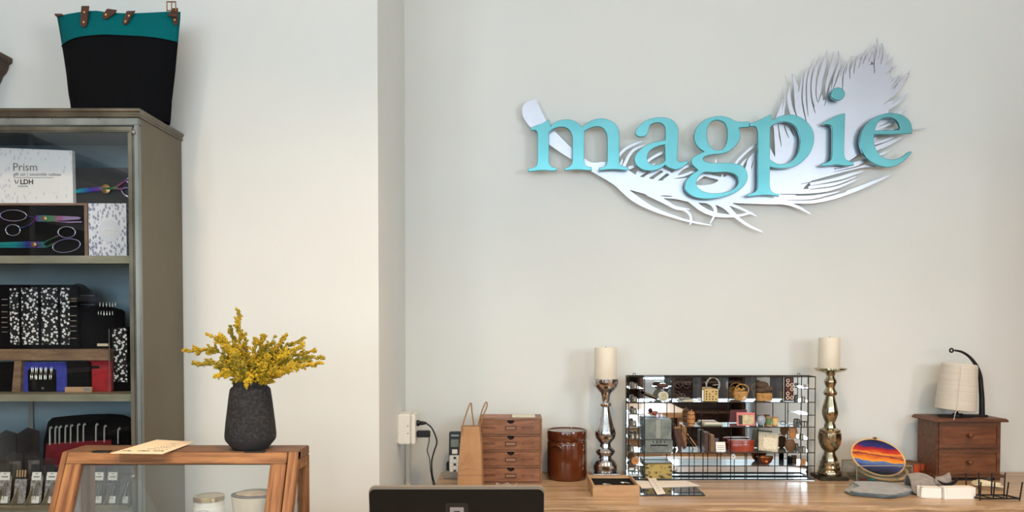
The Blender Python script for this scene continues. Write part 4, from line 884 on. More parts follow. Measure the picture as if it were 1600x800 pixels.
for x in (320, 505, 672, 845, 1012): B().box((RX_(x)-.0006, .002, RZ_(233)), (RX_(x)+.0006, RD-.001, RZ_(78))).build('divider', gsh, rack)
def place(name, label, cat, x, y, dy=.028, group=None, rotz=0):
    return thing(name, label, cat, (rack.location.x+RX_(x), RY+dy, ZT+RZ_(y)+.0014), rotz, group)
S4 = RY/F/4
thim = M('thimble_silver', (170, 160, 146), (120, 110, 98), rough=.3, metal=.9, scale=200)
for i, (x, y) in enumerate(((98, 152), (96, 235), (96, 308), (92, 387), (84, 468), (112, 468), (78, 550))):
    lab = ['topmost thimble in the left column of the wire rack', 'second thimble down in the left rack column', 'third thimble down in the left rack column', 'fourth thimble down in the left rack column', 'left of two thimbles on the fifth left shelf', 'right of two thimbles on the fifth left shelf', 'lowest thimble in the left rack column'][i]
    t = place('thimble', 'small silver '+lab, 'thimble', x, y, group='thimbles in the rack')
    B().lathe([(.0085, 0), (.0088, .001), (.0086, .002), (.0074, .012), (.0055, .0155), (.001, .0165)], n=18).build('thimble_cup', thim, t, smooth=50); B().ring((0, 0, .0012), .0086, .0008, 'z', 20, 5).build('thimble_rim', brass, t, smooth=60)
for i, (x, y) in enumerate(((1160, 235), (1176, 390), (1158, 390), (1150, 470), (1166, 550), (1145, 550))):
    t = place('thimble', 'small silver thimble in the right rack column, '+['second shelf', 'fourth shelf on the right', 'fourth shelf on the left', 'fifth shelf', 'sixth shelf on the right', 'sixth shelf on the left'][i], 'thimble', x, y, group='thimbles in the rack')
    B().lathe([(.0080, 0), (.0083, .001), (.0068, .013), (.005, .0165), (.001, .0175)], n=18).build('thimble_cup', thim, t, smooth=50)
def spool(x, y, r, h, mat, label, col=wood_s, dy=.02):
    t = place('thread_spool', label, 'spool', x, y, dy)
    b = B(); b.lathe([(r, 0), (r, h*.1), (r*.9, h*.12), (r*.4, h*.12), (r*.4, h*.88), (r*.9, h*.88), (r, h*.9), (r, h)], n=24); b.build('spool_core', col, t, smooth=40)
    B().lathe([(r*.86, h*.13), (r*.92, h*.2), (r*.92, h*.8), (r*.86, h*.87)], n=24).build('thread', mat, t, smooth=50); return t
t = place('wooden_button', 'round wooden spool end low in the left rack column', 'spool', 95, 632, .02)
B().lathe([(24*S4, 0), (25*S4, .002), (25*S4, .010), (22*S4, .013), (10*S4, .013), (8*S4, .009), (2*S4, .009)], mat=Matrix.Translation((0, 0, 25*S4)) @ Matrix.Rotation(math.pi/2, 4, 'X'), n=24).build('spool_end', wood_s, t, smooth=50)
t = place('sewing_charm', 'tiny silver sewing-machine charm at the bottom left of the rack', 'charm', 100, 700, .02)
B().box((-.014, -.006, 0), (.014, .006, .004)).build('charm_base', thim, t); B().tube(crom([(.011, 0, .004), (.011, 0, .013), (-.002, 0, .013), (-.010, 0, .012), (-.011, 0, .005)], 3), .0028, 6).build('charm_arm', thim, t, smooth=60)
# tins
def tin(x0, x1, ytop, ybot, mat, label, dep=.05, dy=.004, extra=None):
    t = place('metal_tin', label, 'tin', (x0+x1)/2, ybot, dy); w_ = (x1-x0)*S4/2; h_ = (ybot-ytop)*S4
    B().box((-w_, 0, 0), (w_, dep, h_*.97)).build('tin_body', mat, t, bevel=.002)
    return t, w_, h_
t, w_, h_ = tin(153, 320, 325, 455, tin_g, 'grey-green embossed tin standing on top of the other tin'); t.location.z = ZT+RZ_(470)+.002
B().box((-.008, -.0012, h_*.05), (.008, 0, h_*.95)).build('strap_band', M('tin_band', (150, 148, 138), rough=.4, metal=.5), t); B().box((-w_*1.01, -.0015, h_*.0), (w_*1.01, .05, h_*.06)).build('lower_rim', tin_g, t)
t, w_, h_ = tin(155, 330, 470, 553, tin_g, 'dark embossed tin with a handle slot in the left of the rack'); t.location.z = ZT+RZ_(553)+.001
B().box((-.030, -.0015, h_*.52), (.030, 0, h_*.62)).build('handle_slot', iron_m, t)
for i in range(4): B().box((-.022+.013*i, -.0012, h_*.74), (-.019+.013*i, 0, h_*.92)).build('emboss', iron_m, t)
B().box((RX_(150), .003, RZ_(556)-.0005), (RX_(334), RD-.002, RZ_(556)+.0012)).build('shelf', gsh, rack)
t, w_, h_ = tin(158, 325, 598, 706, tin_y, 'yellow tin painted with a landscape at the lower left of the rack'); t.location.z = ZT+.0022
B().box((-w_, -.001, h_*.92), (w_, .05, h_*1.0)).build('tin_lid', M('tin_lid', (96, 84, 56), rough=.4, metal=.4), t)
t = place('round_box', 'small round white pill box on its edge in the upper left', 'box', 270, 232, .02)
B().lathe([(30*S4, 0), (32*S4, .002), (32*S4, .012), (30*S4, .014), (24*S4, .0145), (2*S4, .0145)], mat=Matrix.Translation((0, 0, 32*S4)) @ Matrix.Rotation(math.pi/2, 4, 'X'), n=28).build('box_case', M('box_cream', (206, 196, 172), rough=.4), t, smooth=40)
B().lathe([(24*S4, 0), (24*S4, .0015)], mat=Matrix.Translation((0, -.0140, 32*S4)) @ Matrix.Rotation(math.pi/2, 4, 'X'), n=28).build('box_face', M('box_face', (150, 152, 128), (196, 190, 160), rough=.4, scale=120), t)
t = place('small_boat', 'dark wooden shuttle on the small upper shelf of the rack', 'shuttle', 268, 150, .02)
B().ball((0, 0, .008), (.020, .008, .008), 14, 8).build('shuttle_body', leather, t, smooth=60); B().box((-.010, -.004, .013), (.010, .004, .017)).build('shuttle_slot', chrome, t)
t = place('folding_knife', 'dark folding case lying aslant at the upper left of the rack', 'case', 195, 228, .02)
B().cbox((0, 0, .014), (.046, .012, .010), (0, 22, 0)).build('case_body', black_v, t, bevel=.002); B().cbox((-.002, -.0065, .018), (.044, .001, .002), (0, 22, 0)).build('case_edge', brass, t)
# wire spectacles / brown frames
for k, (x, y) in enumerate(((365, 232), (395, 150))):
    t = place('spectacle_frame', ['pair of brown wire spectacles on the upper rack shelf', 'pair of brown wire spectacles hanging above the other pair'][k], 'spectacles', x, 232, .02); z_ = 26*S4 if k == 0 else 100*S4
    for sx in (-1, 1): B().ring((sx*26*S4, 0, z_+2*S4), 22*S4, .0012, 'y', 22, 6, .9).build('rim', leather, t, smooth=60)
    B().tube([(-5*S4, 0, z_+8*S4), (0, 0, z_+12*S4), (5*S4, 0, z_+8*S4)], .0012, 6).build('bridge', leather, t)
    for sx in (-1, 1): B().tube([(sx*48*S4, 0, z_+6*S4), (sx*50*S4, .02, z_+4*S4), (sx*44*S4, .034, z_-6*S4)], .0011, 6).build('temple_arm', leather, t)
o = B().box((-.024, -.006, 0), (.024, .010, .0035)).build('bone_comb', M('bone', (206, 190, 140), rough=.5), None, loc=(rack.location.x+RX_(435), RY+.014, ZT+RZ_(232)+.0014), bevel=.0008); tag(o, 'flat cream bone strip on the upper rack shelf', 'bone strip')
# yellow punched box
t = place('punched_box', 'small yellow wooden box punched with black dots', 'box', 572, 233, .012)
B().box((-44*S4, 0, 0), (44*S4, .04, 76*S4)).build('box_body', yellow_w, t, bevel=.001)
for r_ in range(4):
    for c_ in range(4):
        if (r_+c_) % 5 == 4: continue
        B().lathe([(.0024, 0), (.0024, .001)], mat=Matrix.Translation(((-30+20*c_)*S4, -.0001, (14+16*r_)*S4)) @ Matrix.Rotation(math.pi/2, 4, 'X'), n=10).build('dot_hole', ink, t)
B().box((-64*S4, .004, 0), (-46*S4, .03, 70*S4)).build('card_back', paper_w, t)
t = place('wire_ring', 'large pale wire ring behind the yellow punched box', 'ring', 605, 233, .056)
B().ring((0, 0, 95*S4), 42*S4, .0014, 'y', 30, 6, 1.15).build('ring_loop', chrome, t, smooth=60); B().tube([(0, 0, 95*S4), (42*S4, 0, 100*S4)], .001, 6).build('ring_spoke', chrome, t)
# wicker basket
t = place('wicker_basket', 'small tan wicker basket with handle in the rack', 'basket', 765, 232, .03)
B().lathe([(20*S4, 0), (34*S4, 4*S4), (46*S4, 34*S4), (42*S4, 60*S4), (38*S4, 60*S4), (40*S4, 34*S4), (28*S4, 8*S4), (2*S4, 6*S4)], n=24, sq=.7).build('basket_bowl', basket_m, t, smooth=50)
B().tube(crom([(-40*S4, 0, 54*S4), (-22*S4, 0, 92*S4), (12*S4, 0, 104*S4), (46*S4, 0, 88*S4), (50*S4, 0, 60*S4), (40*S4, 0, 40*S4)], 5), .0022, 8).build('basket_handle', basket_m, t, smooth=60)
B().ball((14*S4, -20*S4, 22*S4), (17*S4, 10*S4, 19*S4)).build('thread_ball', M('cream_ball', (214, 186, 160), rough=.8), t, smooth=60)
for k in range(4): B().ball(((-24+14*k)*S4, 0, (66+7*(k % 2))*S4), 10*S4, 8, 6).build('wool_tuft', M('ochre_tuft_%d' % k, (176, 134, 72), rough=.9), t, smooth=60)
# yarn bundle in basket
t = place('yarn_basket', 'round straw basket heaped with brown yarn in the rack', 'basket', 912, 232, .028)
B().lathe([(48*S4, 0), (52*S4, 6*S4), (54*S4, 40*S4), (50*S4, 50*S4), (46*S4, 48*S4), (2*S4, 46*S4)], n=28, sq=.6).build('basket_bowl', basket_m, t, smooth=50)
for dx, dz, rx, rz_ in ((-14, 100, 44, 24), (18, 74, 40, 22), (-20, 66, 38, 20)): B().ball((dx*S4, 0, dz*S4), (rx*S4, 24*S4, rz_*S4), 14, 9).build('yarn_skein', yarn_b, t, smooth=60)
# ring tray
t = place('spool_board', 'narrow dark red board with two columns of pale rings', 'spool board', 1062, 230, .01)
B().box((-26*S4, 0, 0), (26*S4, .006, 148*S4)).build('board', M('oxblood', (64, 28, 26), rough=.5), t, bevel=.001)
for r_ in range(5):
    for c_ in (-1, 1):
        if r_ == 4 and c_ > 0: continue
        B().ring((c_*13*S4, -.0022, (20+27*r_)*S4), 9*S4, .0017, 'y', 18, 6).build('ring', [M('pale_ring_%d%d' % (r_, c_), (226, 198, 178), rough=.5), copper][(r_*2+c_) % 3 == 0], t, smooth=60)
# wooden barrel, cards, books
t = place('wooden_barrel', 'small turned wooden barrel pot on the second rack shelf', 'barrel', 450, 388, .022)
B().lathe([(19*S4, 0), (24*S4, 20*S4), (25*S4, 46*S4), (22*S4, 76*S4), (18*S4, 88*S4), (15*S4, 90*S4), (2*S4, 90*S4)], n=24).build('barrel_body', wood_s, t, smooth=60)
for z_ in (16, 44, 72): B().ring((0, 0, z_*S4), 24.4*S4 if z_ == 44 else 23*S4, .0012, 'z', 24, 6).build('hoop_band', leather, t, smooth=60)
B().tube([(0, 0, 90*S4), (4*S4, 0, 102*S4)], .0024, 6).build('lid_knob', wood_s, t)
for i, (x, w2, h2, m_, nm) in enumerate(((545, 14, 120, dark_wood, 'dark brown book leaning at the left of the lower shelf'), (562, 10, 112, leather, 'brown leather book second from the left, lower shelf'), (581, 12, 104, book_c, 'tan book third from the left, lower shelf'))):
    t = place('small_book', nm, 'book', x, 549, .012, 'small books in the rack')
    B().box((-w2*S4, 0, 0), (w2*S4, .040, h2*S4)).build('cover', m_, t, bevel=.0008); B().box((-w2*S4*.8, .002, h2*S4-.0006), (w2*S4*.8, .038, h2*S4+.0004)).build('pages', paper_c, t)
t = place('price_card', 'white printed card leaning on the lower shelf by the books', 'card', 635, 549, .010)
B().cbox((0, .006, 30*S4), (60*S4, .001, 60*S4), (-12, 0, 0)).build('card_sheet', paper_w, t)
for k in range(4): B().cbox((0, .0052-.0022*(3-k)*0+.002*(k-1.5), (14+11*k)*S4), (44*S4, .0008, .0012), (-12, 0, 0)).build('print_line', ink_g, t)
for i, (x, a) in enumerate(((372, 14), (398, 20))):
    t = place('leather_sheath', ['longer brown leather sheath leaning in the left of the rack', 'shorter brown leather sheath leaning in the left of the rack'][i], 'sheath', x+10, 548, .02)
    B().cbox((-.012, 0, 86*S4), (.012, .006, (180-30*i)*S4), (0, -14-4*i, 0)).build('sheath_body', leather, t, bevel=.002); B().cbox((-.020-.004*i, -.0035, 150*S4), (.012, .001, .006), (0, -14, 0)).build('sheath_stitch', brass, t)
t = place('knitting_needle', 'pale knitting needle leaning across the lower left compartment', 'needle', 470, 548, .02)
B().tube([(-42*S4, 0, 108*S4), (34*S4, 0, 4*S4)], .0016, 8).build('needle_shaft', bare, t); B().ball((-42*S4, 0, 108*S4), .003).build('needle_cap', wood_s, t, smooth=60)
for i in range(3):
    t = place('paper_pad', ['bottom paper pad of the pile on the second rack shelf', 'middle paper pad of the pile on the second rack shelf', 'top paper pad of the pile on the second rack shelf'][i], 'paper pad', 585, 388, .012, 'paper pads in the rack'); t.location.z += i*.0032
    B().box((-(62-5*i)*S4, 0, 0), ((60-3*i)*S4, .04, .0022)).build('cover', [riser_m, spool_g, paper_c][i], t); B().box((-(60-5*i)*S4, .001, .0022), ((58-3*i)*S4, .039, .003)).build('pages', paper_w, t)
t = place('picture_card', 'pink edged picture card leaning on the second rack shelf', 'card', 793, 387, .012)
B().cbox((0, .006, 42*S4), (112*S4, .0014, 84*S4), (-14, 0, -8)).build('card_sheet', pink_c, t); B().cbox((8*S4, .0048, 38*S4), (80*S4, .0014, 58*S4), (-14, 0, -8)).build('card_print', M('card_print', (214, 196, 160), (150, 150, 110), rough=.6, scale=60), t)
B().cbox((-34*S4, .0030, 38*S4), (22*S4, .0014, 56*S4), (-14, 0, -8)).build('card_spine', ink, t)
t = place('crochet_ball', 'blue-grey patterned thread ball beside the green spool', 'thread ball', 890, 386, .018)
B().ball((0, 0, 33*S4), (28*S4, 24*S4, 33*S4), 18, 10).build('ball_thread', spool_b, t, smooth=60); B().lathe([(7*S4, 0), (7*S4, .004)], c=(0, 0, 62*S4), n=12).build('ball_core', ink, t)
spool(938, 388, 19*S4, 54*S4, spool_g, 'green thread spool on the second rack shelf'); spool(978, 388, 19*S4, 56*S4, spool_y, 'straw yellow thread spool on the second rack shelf')
t = place('oval_tin', 'red lacquered oval tin with lid on the lower rack shelf', 'tin', 774, 549, .03)
B().lathe([(78*S4, 0), (80*S4, 2*S4), (80*S4, 50*S4), (78*S4, 52*S4)], n=36, sq=.4).build('tin_body', red_tin, t, smooth=40); B().lathe([(82*S4, 52*S4), (82*S4, 66*S4), (76*S4, 70*S4), (2*S4, 70*S4)], n=36, sq=.4).build('tin_lid', red_tin, t, smooth=40)
t = place('pattern_tin', 'cream patterned square tin leaning on the lower rack shelf', 'tin', 938, 549, .016)
B().cbox((0, .010, 59*S4), (128*S4, .012, 118*S4), (-8, 5, 0)).build('tin_body', tin_p, t, bevel=.002); B().cbox((10*S4, .0035, 50*S4), (84*S4, .002, 70*S4), (-8, 5, 0)).build('tin_panel', voro('tin_panel', (222, 212, 188), (110, 100, 82), 230, .14, .3), t)
for i, (x, y, rx, ry_, m_) in enumerate(((1090, 430, 26, 42, wood_s), (1075, 512, 34, 40, M('olive_leather', (96, 66, 34), rough=.5)))):
    t = place('leather_pouch', ['upper oval brown pincushion hanging in the rack', 'lower oval olive pouch sitting in the rack'][i], 'pouch', x, 549, .02); z_ = (549-y)*S4
    B().ball((0, 0, z_), (rx*S4, 12*S4, ry_*S4), 18, 10).build('pouch_body', m_, t, smooth=60)
    B().tube(crom([(-rx*S4, 0, z_+10*S4), (-20*S4, 0, z_+ry_*S4+8*S4), (16*S4, 0, z_+ry_*S4), (rx*S4+6*S4, 0, z_-10*S4)], 4), .0012, 6).build('pouch_cord', leather, t)
t = place('copper_bowl', 'small copper bowl on the bottom rack shelf', 'bowl', 922, 631, .026)
B().lathe([(24*S4, 0), (40*S4, 14*S4), (52*S4, 44*S4), (54*S4, 46*S4), (50*S4, 46*S4), (36*S4, 16*S4), (2*S4, 8*S4)], n=28, sq=.6).build('bowl_body', copper, t, smooth=60); B().ring((0, 0, 46*S4), 52*S4, .001, 'z', 28, 5).build('bowl_rim', brass, t).scale = (1, .6, 1)
spool(1075, 631, 17*S4, 52*S4, black_c, 'black thread spool beside the copper bowl', black_m)
for i, x in enumerate((1148, 1166)):
    spool(x, 631, 10*S4, 34*S4, wood_s, ['left of two small brown spools low in the right column', 'right of two small brown spools low in the right column'][i])
t = place('white_flower', 'tiny white flower ornament above the bottom rack row', 'ornament', 712, 631, .012); zf = 52*S4
for k in range(5): B().ball((11*S4*math.cos(k*1.257), 0, zf+11*S4*math.sin(k*1.257)), (8*S4, .002, 8*S4), 8, 6).build('petal', paper_w, t, smooth=60)
B().ball((0, -.001, zf), .0016).build('flower_centre', brass, t); B().tube([(0, 0, 0), (0, 0, zf)], .0007, 6).build('flower_stem', chrome, t)
t = place('red_ornament', 'red and white striped ornament on top of the grey tin', 'ornament', 232, 325, .02); t.location.z = ZT+RZ_(470)+.002+(455-325)*S4
B().ball((-12*S4, 0, 30*S4), (14*S4, 8*S4, 16*S4)).build('ornament_cap', red_tin, t, smooth=60)
for k in range(3): B().ball(((4+13*k)*S4, 0, 14*S4), (8*S4, 8*S4, 14*S4)).build('ornament_body', [paper_w, M('lilac', (150, 140, 200), rough=.5), paper_w][k], t, smooth=60)
t = place('teapot_charm', 'tiny silver teapot charm on the top right rack shelf', 'charm', 1165, 150, .02)
B().ball((0, 0, .006), (.007, .005, .006)).build('pot_body', thim, t, smooth=60); B().tube([(.006, 0, .006), (.012, 0, .010)], .0014, 6).build('pot_spout', thim, t)
# ================================================================== METAL DISPLAY CABINET
KF, KB = 1.946, 2.196
KR = xx(219, KF, 400); KL = -1.86
KZ = zz(184, KF)
cab = thing('display_cabinet', 'tall worn grey metal display cabinet with a glass door', 'cabinet', ((KL+KR)/2, (KF+KB)/2, 0))
ox, oy = cab.location.x, cab.location.y
def kb(name, a, c, mat, par=None, bevel=0, smooth=0):
    return B().box((a[0]-ox, a[1]-oy, a[2]), (c[0]-ox, c[1]-oy, c[2])).build(name, mat, par or cab, bevel=bevel, smooth=smooth)
kb('side_panel', (KR-.012, KF+.012, 0), (KR, KB, KZ), side_m); kb('side_panel', (KL, KF+.012, 0), (KL+.012, KB, KZ), side_m)
kb('back_panel', (KL+.012, KB-.006, .05), (KR-.012, KB, KZ-.01), blue_m)
kb('roof_panel', (KL+.012, KF+.012, KZ-.012), (KR-.012, KB-.006, KZ), blue_m); kb('floor_panel', (KL+.012, KF+.012, .05), (KR-.012, KB-.006, .07), blue_m)
zr = zz(195.5, KF); xs = xx(210.8, KF, 400)
kb('front_stile', (xs, KF, 0), (KR, KF+.014, zr), edge_m, bevel=.002); kb('front_stile', (KL, KF, 0), (KL+KR-xs, KF+.014, zr), edge_m, bevel=.002)
kb('front_rail', (KL, KF, zr), (KR, KF+.014, KZ), edge_m, bevel=.002); kb('front_rail', (KL+.02, KF, 0), (xs, KF+.014, .09), edge_m, bevel=.002)
# cornice: moulded slab mitred round front and right side
prof = [(0, 0), (.004, .002), (.005, .006), (.003, .010), (.004, .014), (.0075, .018), (.008, .022), (.006, .0255), (0, .0265)]
zc0 = KZ; k = (zz(168, KF-.008)-KZ)/.0265
b = B(); vs = []; fs = []; m = len(prof)
for cx_, cy_, dx, dy_ in ((KL, KB, -1, 0), (KL, KF, -1, -1), (KR, KF, 1, -1), (KR, KB, 1, 0)):
    for d, z in prof: vs.append((cx_-ox+dx*d, cy_-oy+dy_*d, zc0+z*k))
for j in range(3):
    for i in range(m-1): fs.append((j*m+i, (j+1)*m+i, (j+1)*m+i+1, j*m+i+1))
fs.append((0, m, 2*m, 3*m)); fs.append((m-1, 2*m-1, 3*m-1, 4*m-1)); fs.append(tuple(range(m))); fs.append(tuple(range(3*m, 4*m)))
b.add(vs, fs); b.build('cornice', bronze_m, cab)
KT = zc0+.0265*k
for u in (12, 81, 155): 
    p = at(u, 183.5, KF-.001); B().ball((p.x-ox, KF-oy-.0005, p.z-.004), .002, 8, 6).build('rivet', edge_m, cab, smooth=60)
# door
zd1, zd0 = zz(197, KF), .095; xd1 = xx(209.5, KF, 400); xd0 = KL+.02; ds = xd1-xx(200.5, KF, 400)
door = kb('door', (xd0, KF+.001, zd1-.014), (xd1, KF+.012, zd1), bronze_m, bevel=.003)
kb('door_stile', (xd1-ds, KF+.001, zd0+.014), (xd1, KF+.012, zd1-.014), bronze_m, door, bevel=.003); kb('door_stile', (xd0, KF+.001, zd0+.014), (xd0+ds, KF+.012, zd1-.014), bronze_m, door, bevel=.003)
kb('door_rail', (xd0, KF+.001, zd0), (xd1, KF+.012, zd0+.014), bronze_m, door, bevel=.003)
kb('door_glass', (xd0+ds, KF+.006, zd0+.014), (xd1-ds, KF+.008, zd1-.014), glass_m, door)
for v in (207, 745):
    p = at(208.5, v, KF); h_ = B(); h_.lathe([(.005, 0), (.006, .002), (.004, .005), (.001, .006)], mat=Matrix.Translation((p.x-ox, KF-oy, p.z)) @ Matrix.Rotation(math.pi/2, 4, 'X'), n=14); h_.box((p.x-ox-.007, KF-oy-.002, p.z-.004), (p.x-ox, KF-oy, p.z+.004)); h_.build('hinge', edge_m, door, smooth=40)
SZ = {}
SF = KF+.020
for n_, v0, v1 in ((1, 399.5, 411.5), (2, 616, 627), (3, 797, 808)):
    zt_, zb_ = zz(v0, SF), zz(v1, SF); SZ[n_] = zt_
    s_ = kb('shelf', (KL+.013, SF, zt_-.004), (KR-.013, KB-.007, zt_), shelf_m)
    kb('shelf_lip', (KL+.013, SF-.001, zb_), (KR-.013, SF+.002, zt_), shelf_m, s_)
for u in (52, ): 
    xq = xx(u, KB); kb('back_post', (xq-.006, KB-.014, .07), (xq+.006, KB-.007, SZ[2]-.02), edge_m)
# ------------------------------------------------------------------ things in the cabinet
def cthing(name, label, cat, u, Y, z, group=None, rotz=0): return thing(name, label, cat, (xx(u, Y), Y, z+.0004), rotz, group)
def fr(Y, u0):            # local frame: pixel -> local x / world z
    return (lambda u, v=500: at(u, v, Y).x-xx(u0, Y)), (lambda v, z: zz(v, Y)-z)
# row 1: scissors boxes
Y1 = 2.03; z1 = SZ[1]
t = cthing('scissors_box', 'large black box with two pairs of rainbow scissors on the top shelf', 'box', 70, Y1, z1); X, _ = fr(Y1, 70); Zl = lambda v: zz(v, Y1)-z1
a0, a1, hh = X(-40, 360), X(137, 360), Zl(317.5)
B().box((a0, 0, 0), (a1-.004, .003, .004)).build('frame_bottom', taupe, t); B().box((a0, 0, hh-.006), (a1, .035, hh)).build('frame_top', taupe, t); B().box((a1-.009, 0, 0), (a1, .035, hh-.006)).build('frame_side', taupe, t); B().box((a0, 0, 0), (a0+.008, .035, hh-.006)).build('frame_side', taupe, t)
B().box((a0+.008, .006, .001), (a1-.009, .035, hh-.006)).build('lining', black_v, t)
def scissors(label, P, sc, ox_, oy_, Y, cx_, cz_, ring1, ring2, blade, blade2, sh1, sh2, screw, base):
    """flat scissors drawn from crop pixels"""
    c = at(ox_+cx_/sc, oy_+cz_/sc, Y); t = thing('scissors', label, 'scissors', c)
    g = lambda x, y: ((x-cx_)/sc*Y/F, -(y-cz_)/sc*Y/F)
    s_ = Y/F/sc
    def rg(q, nm):
        x, y, rx, ry_, a = q; pts = []
        for i in range(36):
            th = 2*math.pi*i/36; ex, ey = rx*math.cos(th), ry_*math.sin(th); ca, sa = math.cos(a), math.sin(a)
            gx, gz_ = g(x+ex*ca-ey*sa, y+ex*sa+ey*ca); pts.append((gx, 0, gz_))
        B().tube(pts, 6.5*s_, 8, closed=True).build(nm, ring_m, t, smooth=60)
    rg(ring1, 'finger_ring'); rg(ring2, 'thumb_ring')
    B().prism([g(*p) for p in blade], -.002, .001).build('blade', rain, t); B().prism([g(*p) for p in blade2], .001, .002).build('blade', rain, t)
    for nm, sh, w_ in (('shank', sh1, 14), ('shank', sh2, 16)): B().tube(crom([(g(*p)[0], 0, g(*p)[1]) for p in sh], 4), w_*s_, 8, flat=.5).build(nm, rain, t, smooth=60)
    gx, gz_ = g(*screw); B().lathe([(28*s_, 0), (28*s_, .0015), (12*s_, .003), (1*s_, .003)], mat=Matrix.Translation((gx, -.002, gz_)) @ Matrix.Rotation(math.pi/2, 4, 'X'), n=18).build('screw', brass, t, smooth=40)
    return t
YS = Y1+.002
scissors('rainbow dressmaking scissors, upper pair in the large black box', None, 7.27, 0, 300, YS, 460, 330, (155, 268, 150, 62, .02), (147, 432, 82, 62, 0), [(412, 268), (520, 266), (900, 283), (922, 295), (900, 312), (700, 326), (560, 338), (415, 338)], [(560, 332), (780, 334), (928, 332), (925, 346), (780, 350)], [(300, 275), (350, 280), (415, 300)], [(228, 412), (330, 378), (390, 330), (420, 300)], (510, 302), 0)
scissors('rainbow dressmaking scissors, lower pair in the large black box', None, 7.27, 0, 300, YS, 460, 600, (760, 458, 98, 62, 0), (755, 610, 158, 74, -.15), [(-160, 578), (330, 562), (500, 566), (500, 600), (330, 604), (-160, 604)], [(-160, 612), (330, 596), (505, 596), (520, 632), (330, 634), (-160, 630)], [(480, 590), (560, 545), (665, 500)], [(500, 612), (545, 620), (612, 585)], (392, 598), 0)
t = cthing('gift_carton', 'white gift set carton printed with grey lettering, on the scissors box', 'carton', 40, Y1+.002, z1+hh); X, _ = fr(Y1+.002, 40); Zl = lambda v: zz(v, Y1+.002)-z1-hh
B().prism([(X(-45, 280), 0), (X(114, 280), 0), (X(113, 280), Zl(235.5)), (X(-45, 280), Zl(229.5))], 0, .014).build('carton_body', box_white, t)
B().box((X(18, 280), -.0004, Zl(301)), (X(92, 280), 0, Zl(250))).build('print_field', frost_plain, t)
yt = -.0008
text('Prism', .030, M('taupe_ink', (140, 124, 114), rough=.6), t, (X(20, 270), yt, Zl(267)), sx=1.0); text('gift set | ensemble cadeau', .0125, ink_g, t, (X(21, 275), yt, Zl(275)), sx=1.0)
B().box((X(22, 280), yt, Zl(278.2)), (X(84, 280), 0, Zl(277.4))).build('print_line', ink_g, t)
text('LDH', .0185, ink, t, (X(31.5, 280), yt, Zl(288)), bold=.0004); text('SCISSORS', .006, ink_g, t, (X(28, 280), yt, Zl(292.5)), sx=1.1)
b = B(); b.prism([(X(22.5, 280), Zl(281)), (X(23.7, 280), Zl(281)), (X(25.8, 280), Zl(287)), (X(24.6, 280), Zl(287.4))], yt, 0); b.prism([(X(28.6, 280), Zl(281)), (X(29.6, 280), Zl(281)), (X(27.4, 280), Zl(287.4)), (X(26.4, 280), Zl(287))], yt, 0); b.build('logo_mark', ink, t)
t = cthing('winter_carton', 'small pale printed carton lettered winter white beside the scissors box', 'carton', 168, Y1, z1); X, _ = fr(Y1, 168); Zl = lambda v: zz(v, Y1)-z1
B().box((X(138.5, 360), 0, 0), (X(197.5, 360), .03, Zl(318))).build('carton_body', box_winter, t)
p0 = X(171, 360); zc_ = Zl(361)
B().lathe([(.030, 0), (.030, .0005)], mat=Matrix.Translation((p0, 0, zc_)) @ Matrix.Rotation(math.pi/2, 4, 'X'), n=30).build('print_medallion', winter_plain, t)
text('WINTER', .0072, paper_w, t, (p0, -.0012, zc_+.001), align='CENTER', bold=.0003, sx=1.15); text('WHITE', .0072, paper_w, t, (p0, -.0012, zc_-.009), align='CENTER', bold=.0003, sx=1.15)
hw_ = Zl(318)
t = cthing('scissors_tray', 'black tray with one pair of rainbow shears behind the white carton', 'tray', 158, Y1+.016, z1+hw_+.0); X, _ = fr(Y1+.016, 158); Zl = lambda v: zz(v, Y1+.016)-z1-hw_
B().box((X(100, 290), 0, 0), (X(201, 290), .012, Zl(262))).build('tray_body', M('dark_tray', (40, 38, 38), rough=.5), t, bevel=.001)
scissors('rainbow shears lying in the black tray behind the carton', None, 4, 0, 220, Y1+.0125, 640, 300, (840, 235, 50, 24, -.5), (820, 330, 62, 28, .4), [(470, 314), (500, 300), (636, 288), (640, 308), (500, 325), (474, 326)], [(480, 318), (640, 300), (650, 310), (520, 326)], [(650, 300), (720, 292), (770, 262), (800, 240)], [(660, 302), (720, 300), (770, 305)], (664, 302), 0)
# row 2: riser, needle cases
z2 = SZ[2]; Y2 = 2.03
RZ2 = zz(546, Y2)
t = cthing('wooden_riser', 'brown wooden riser shelf standing on the middle cabinet shelf', 'riser', 80, Y2, z2); X, _ = fr(Y2, 80); Zl = lambda v: zz(v, Y2)-z2
B().box((X(-70, 555), 0, Zl(563.5)), (X(169.5, 555), .12, RZ2-z2)).build('riser_top', riser_m, t, bevel=.001)
B().prism([(X(18, 590), 0), (X(31, 590), 0), (X(34, 590), Zl(564)), (X(23, 590), Zl(564))], .0, .11).build('riser_leg', riser_m, t)
B().box((X(160, 590), .02, 0), (X(168.5, 590), .11, Zl(564))).build('riser_leg', riser_m, t)
g3 = lambda x, y: (x/3.333, 390+y/3.333)
def case(label, u0, u1, vt, Y, zb_, mat, rnd_=.01, dep=.012, group=None, name='needle_case', arch=0, cat='needle case', sk=0):
    uc = (u0+u1)/2; t = cthing(name, label, cat, uc, Y, zb_, group); X, _ = fr(Y, uc); hh = zz(vt, Y)-zb_
    xa, xb = X(u0, vt), X(u1, vt)
    pl = [(xa, 0), (xb, 0)]+[(xb-(xb-xa)*i/14+sk*(1), hh-arch*(1-math.cos(math.pi*abs(2*i/14-1)))/2-(rnd_*.6 if i in (0, 14) else 0)) for i in range(15)]
    B().prism(pl, 0, dep).build('case_body', mat, t, bevel=.001); return t, X, (lambda v: zz(v, Y)-zb_)
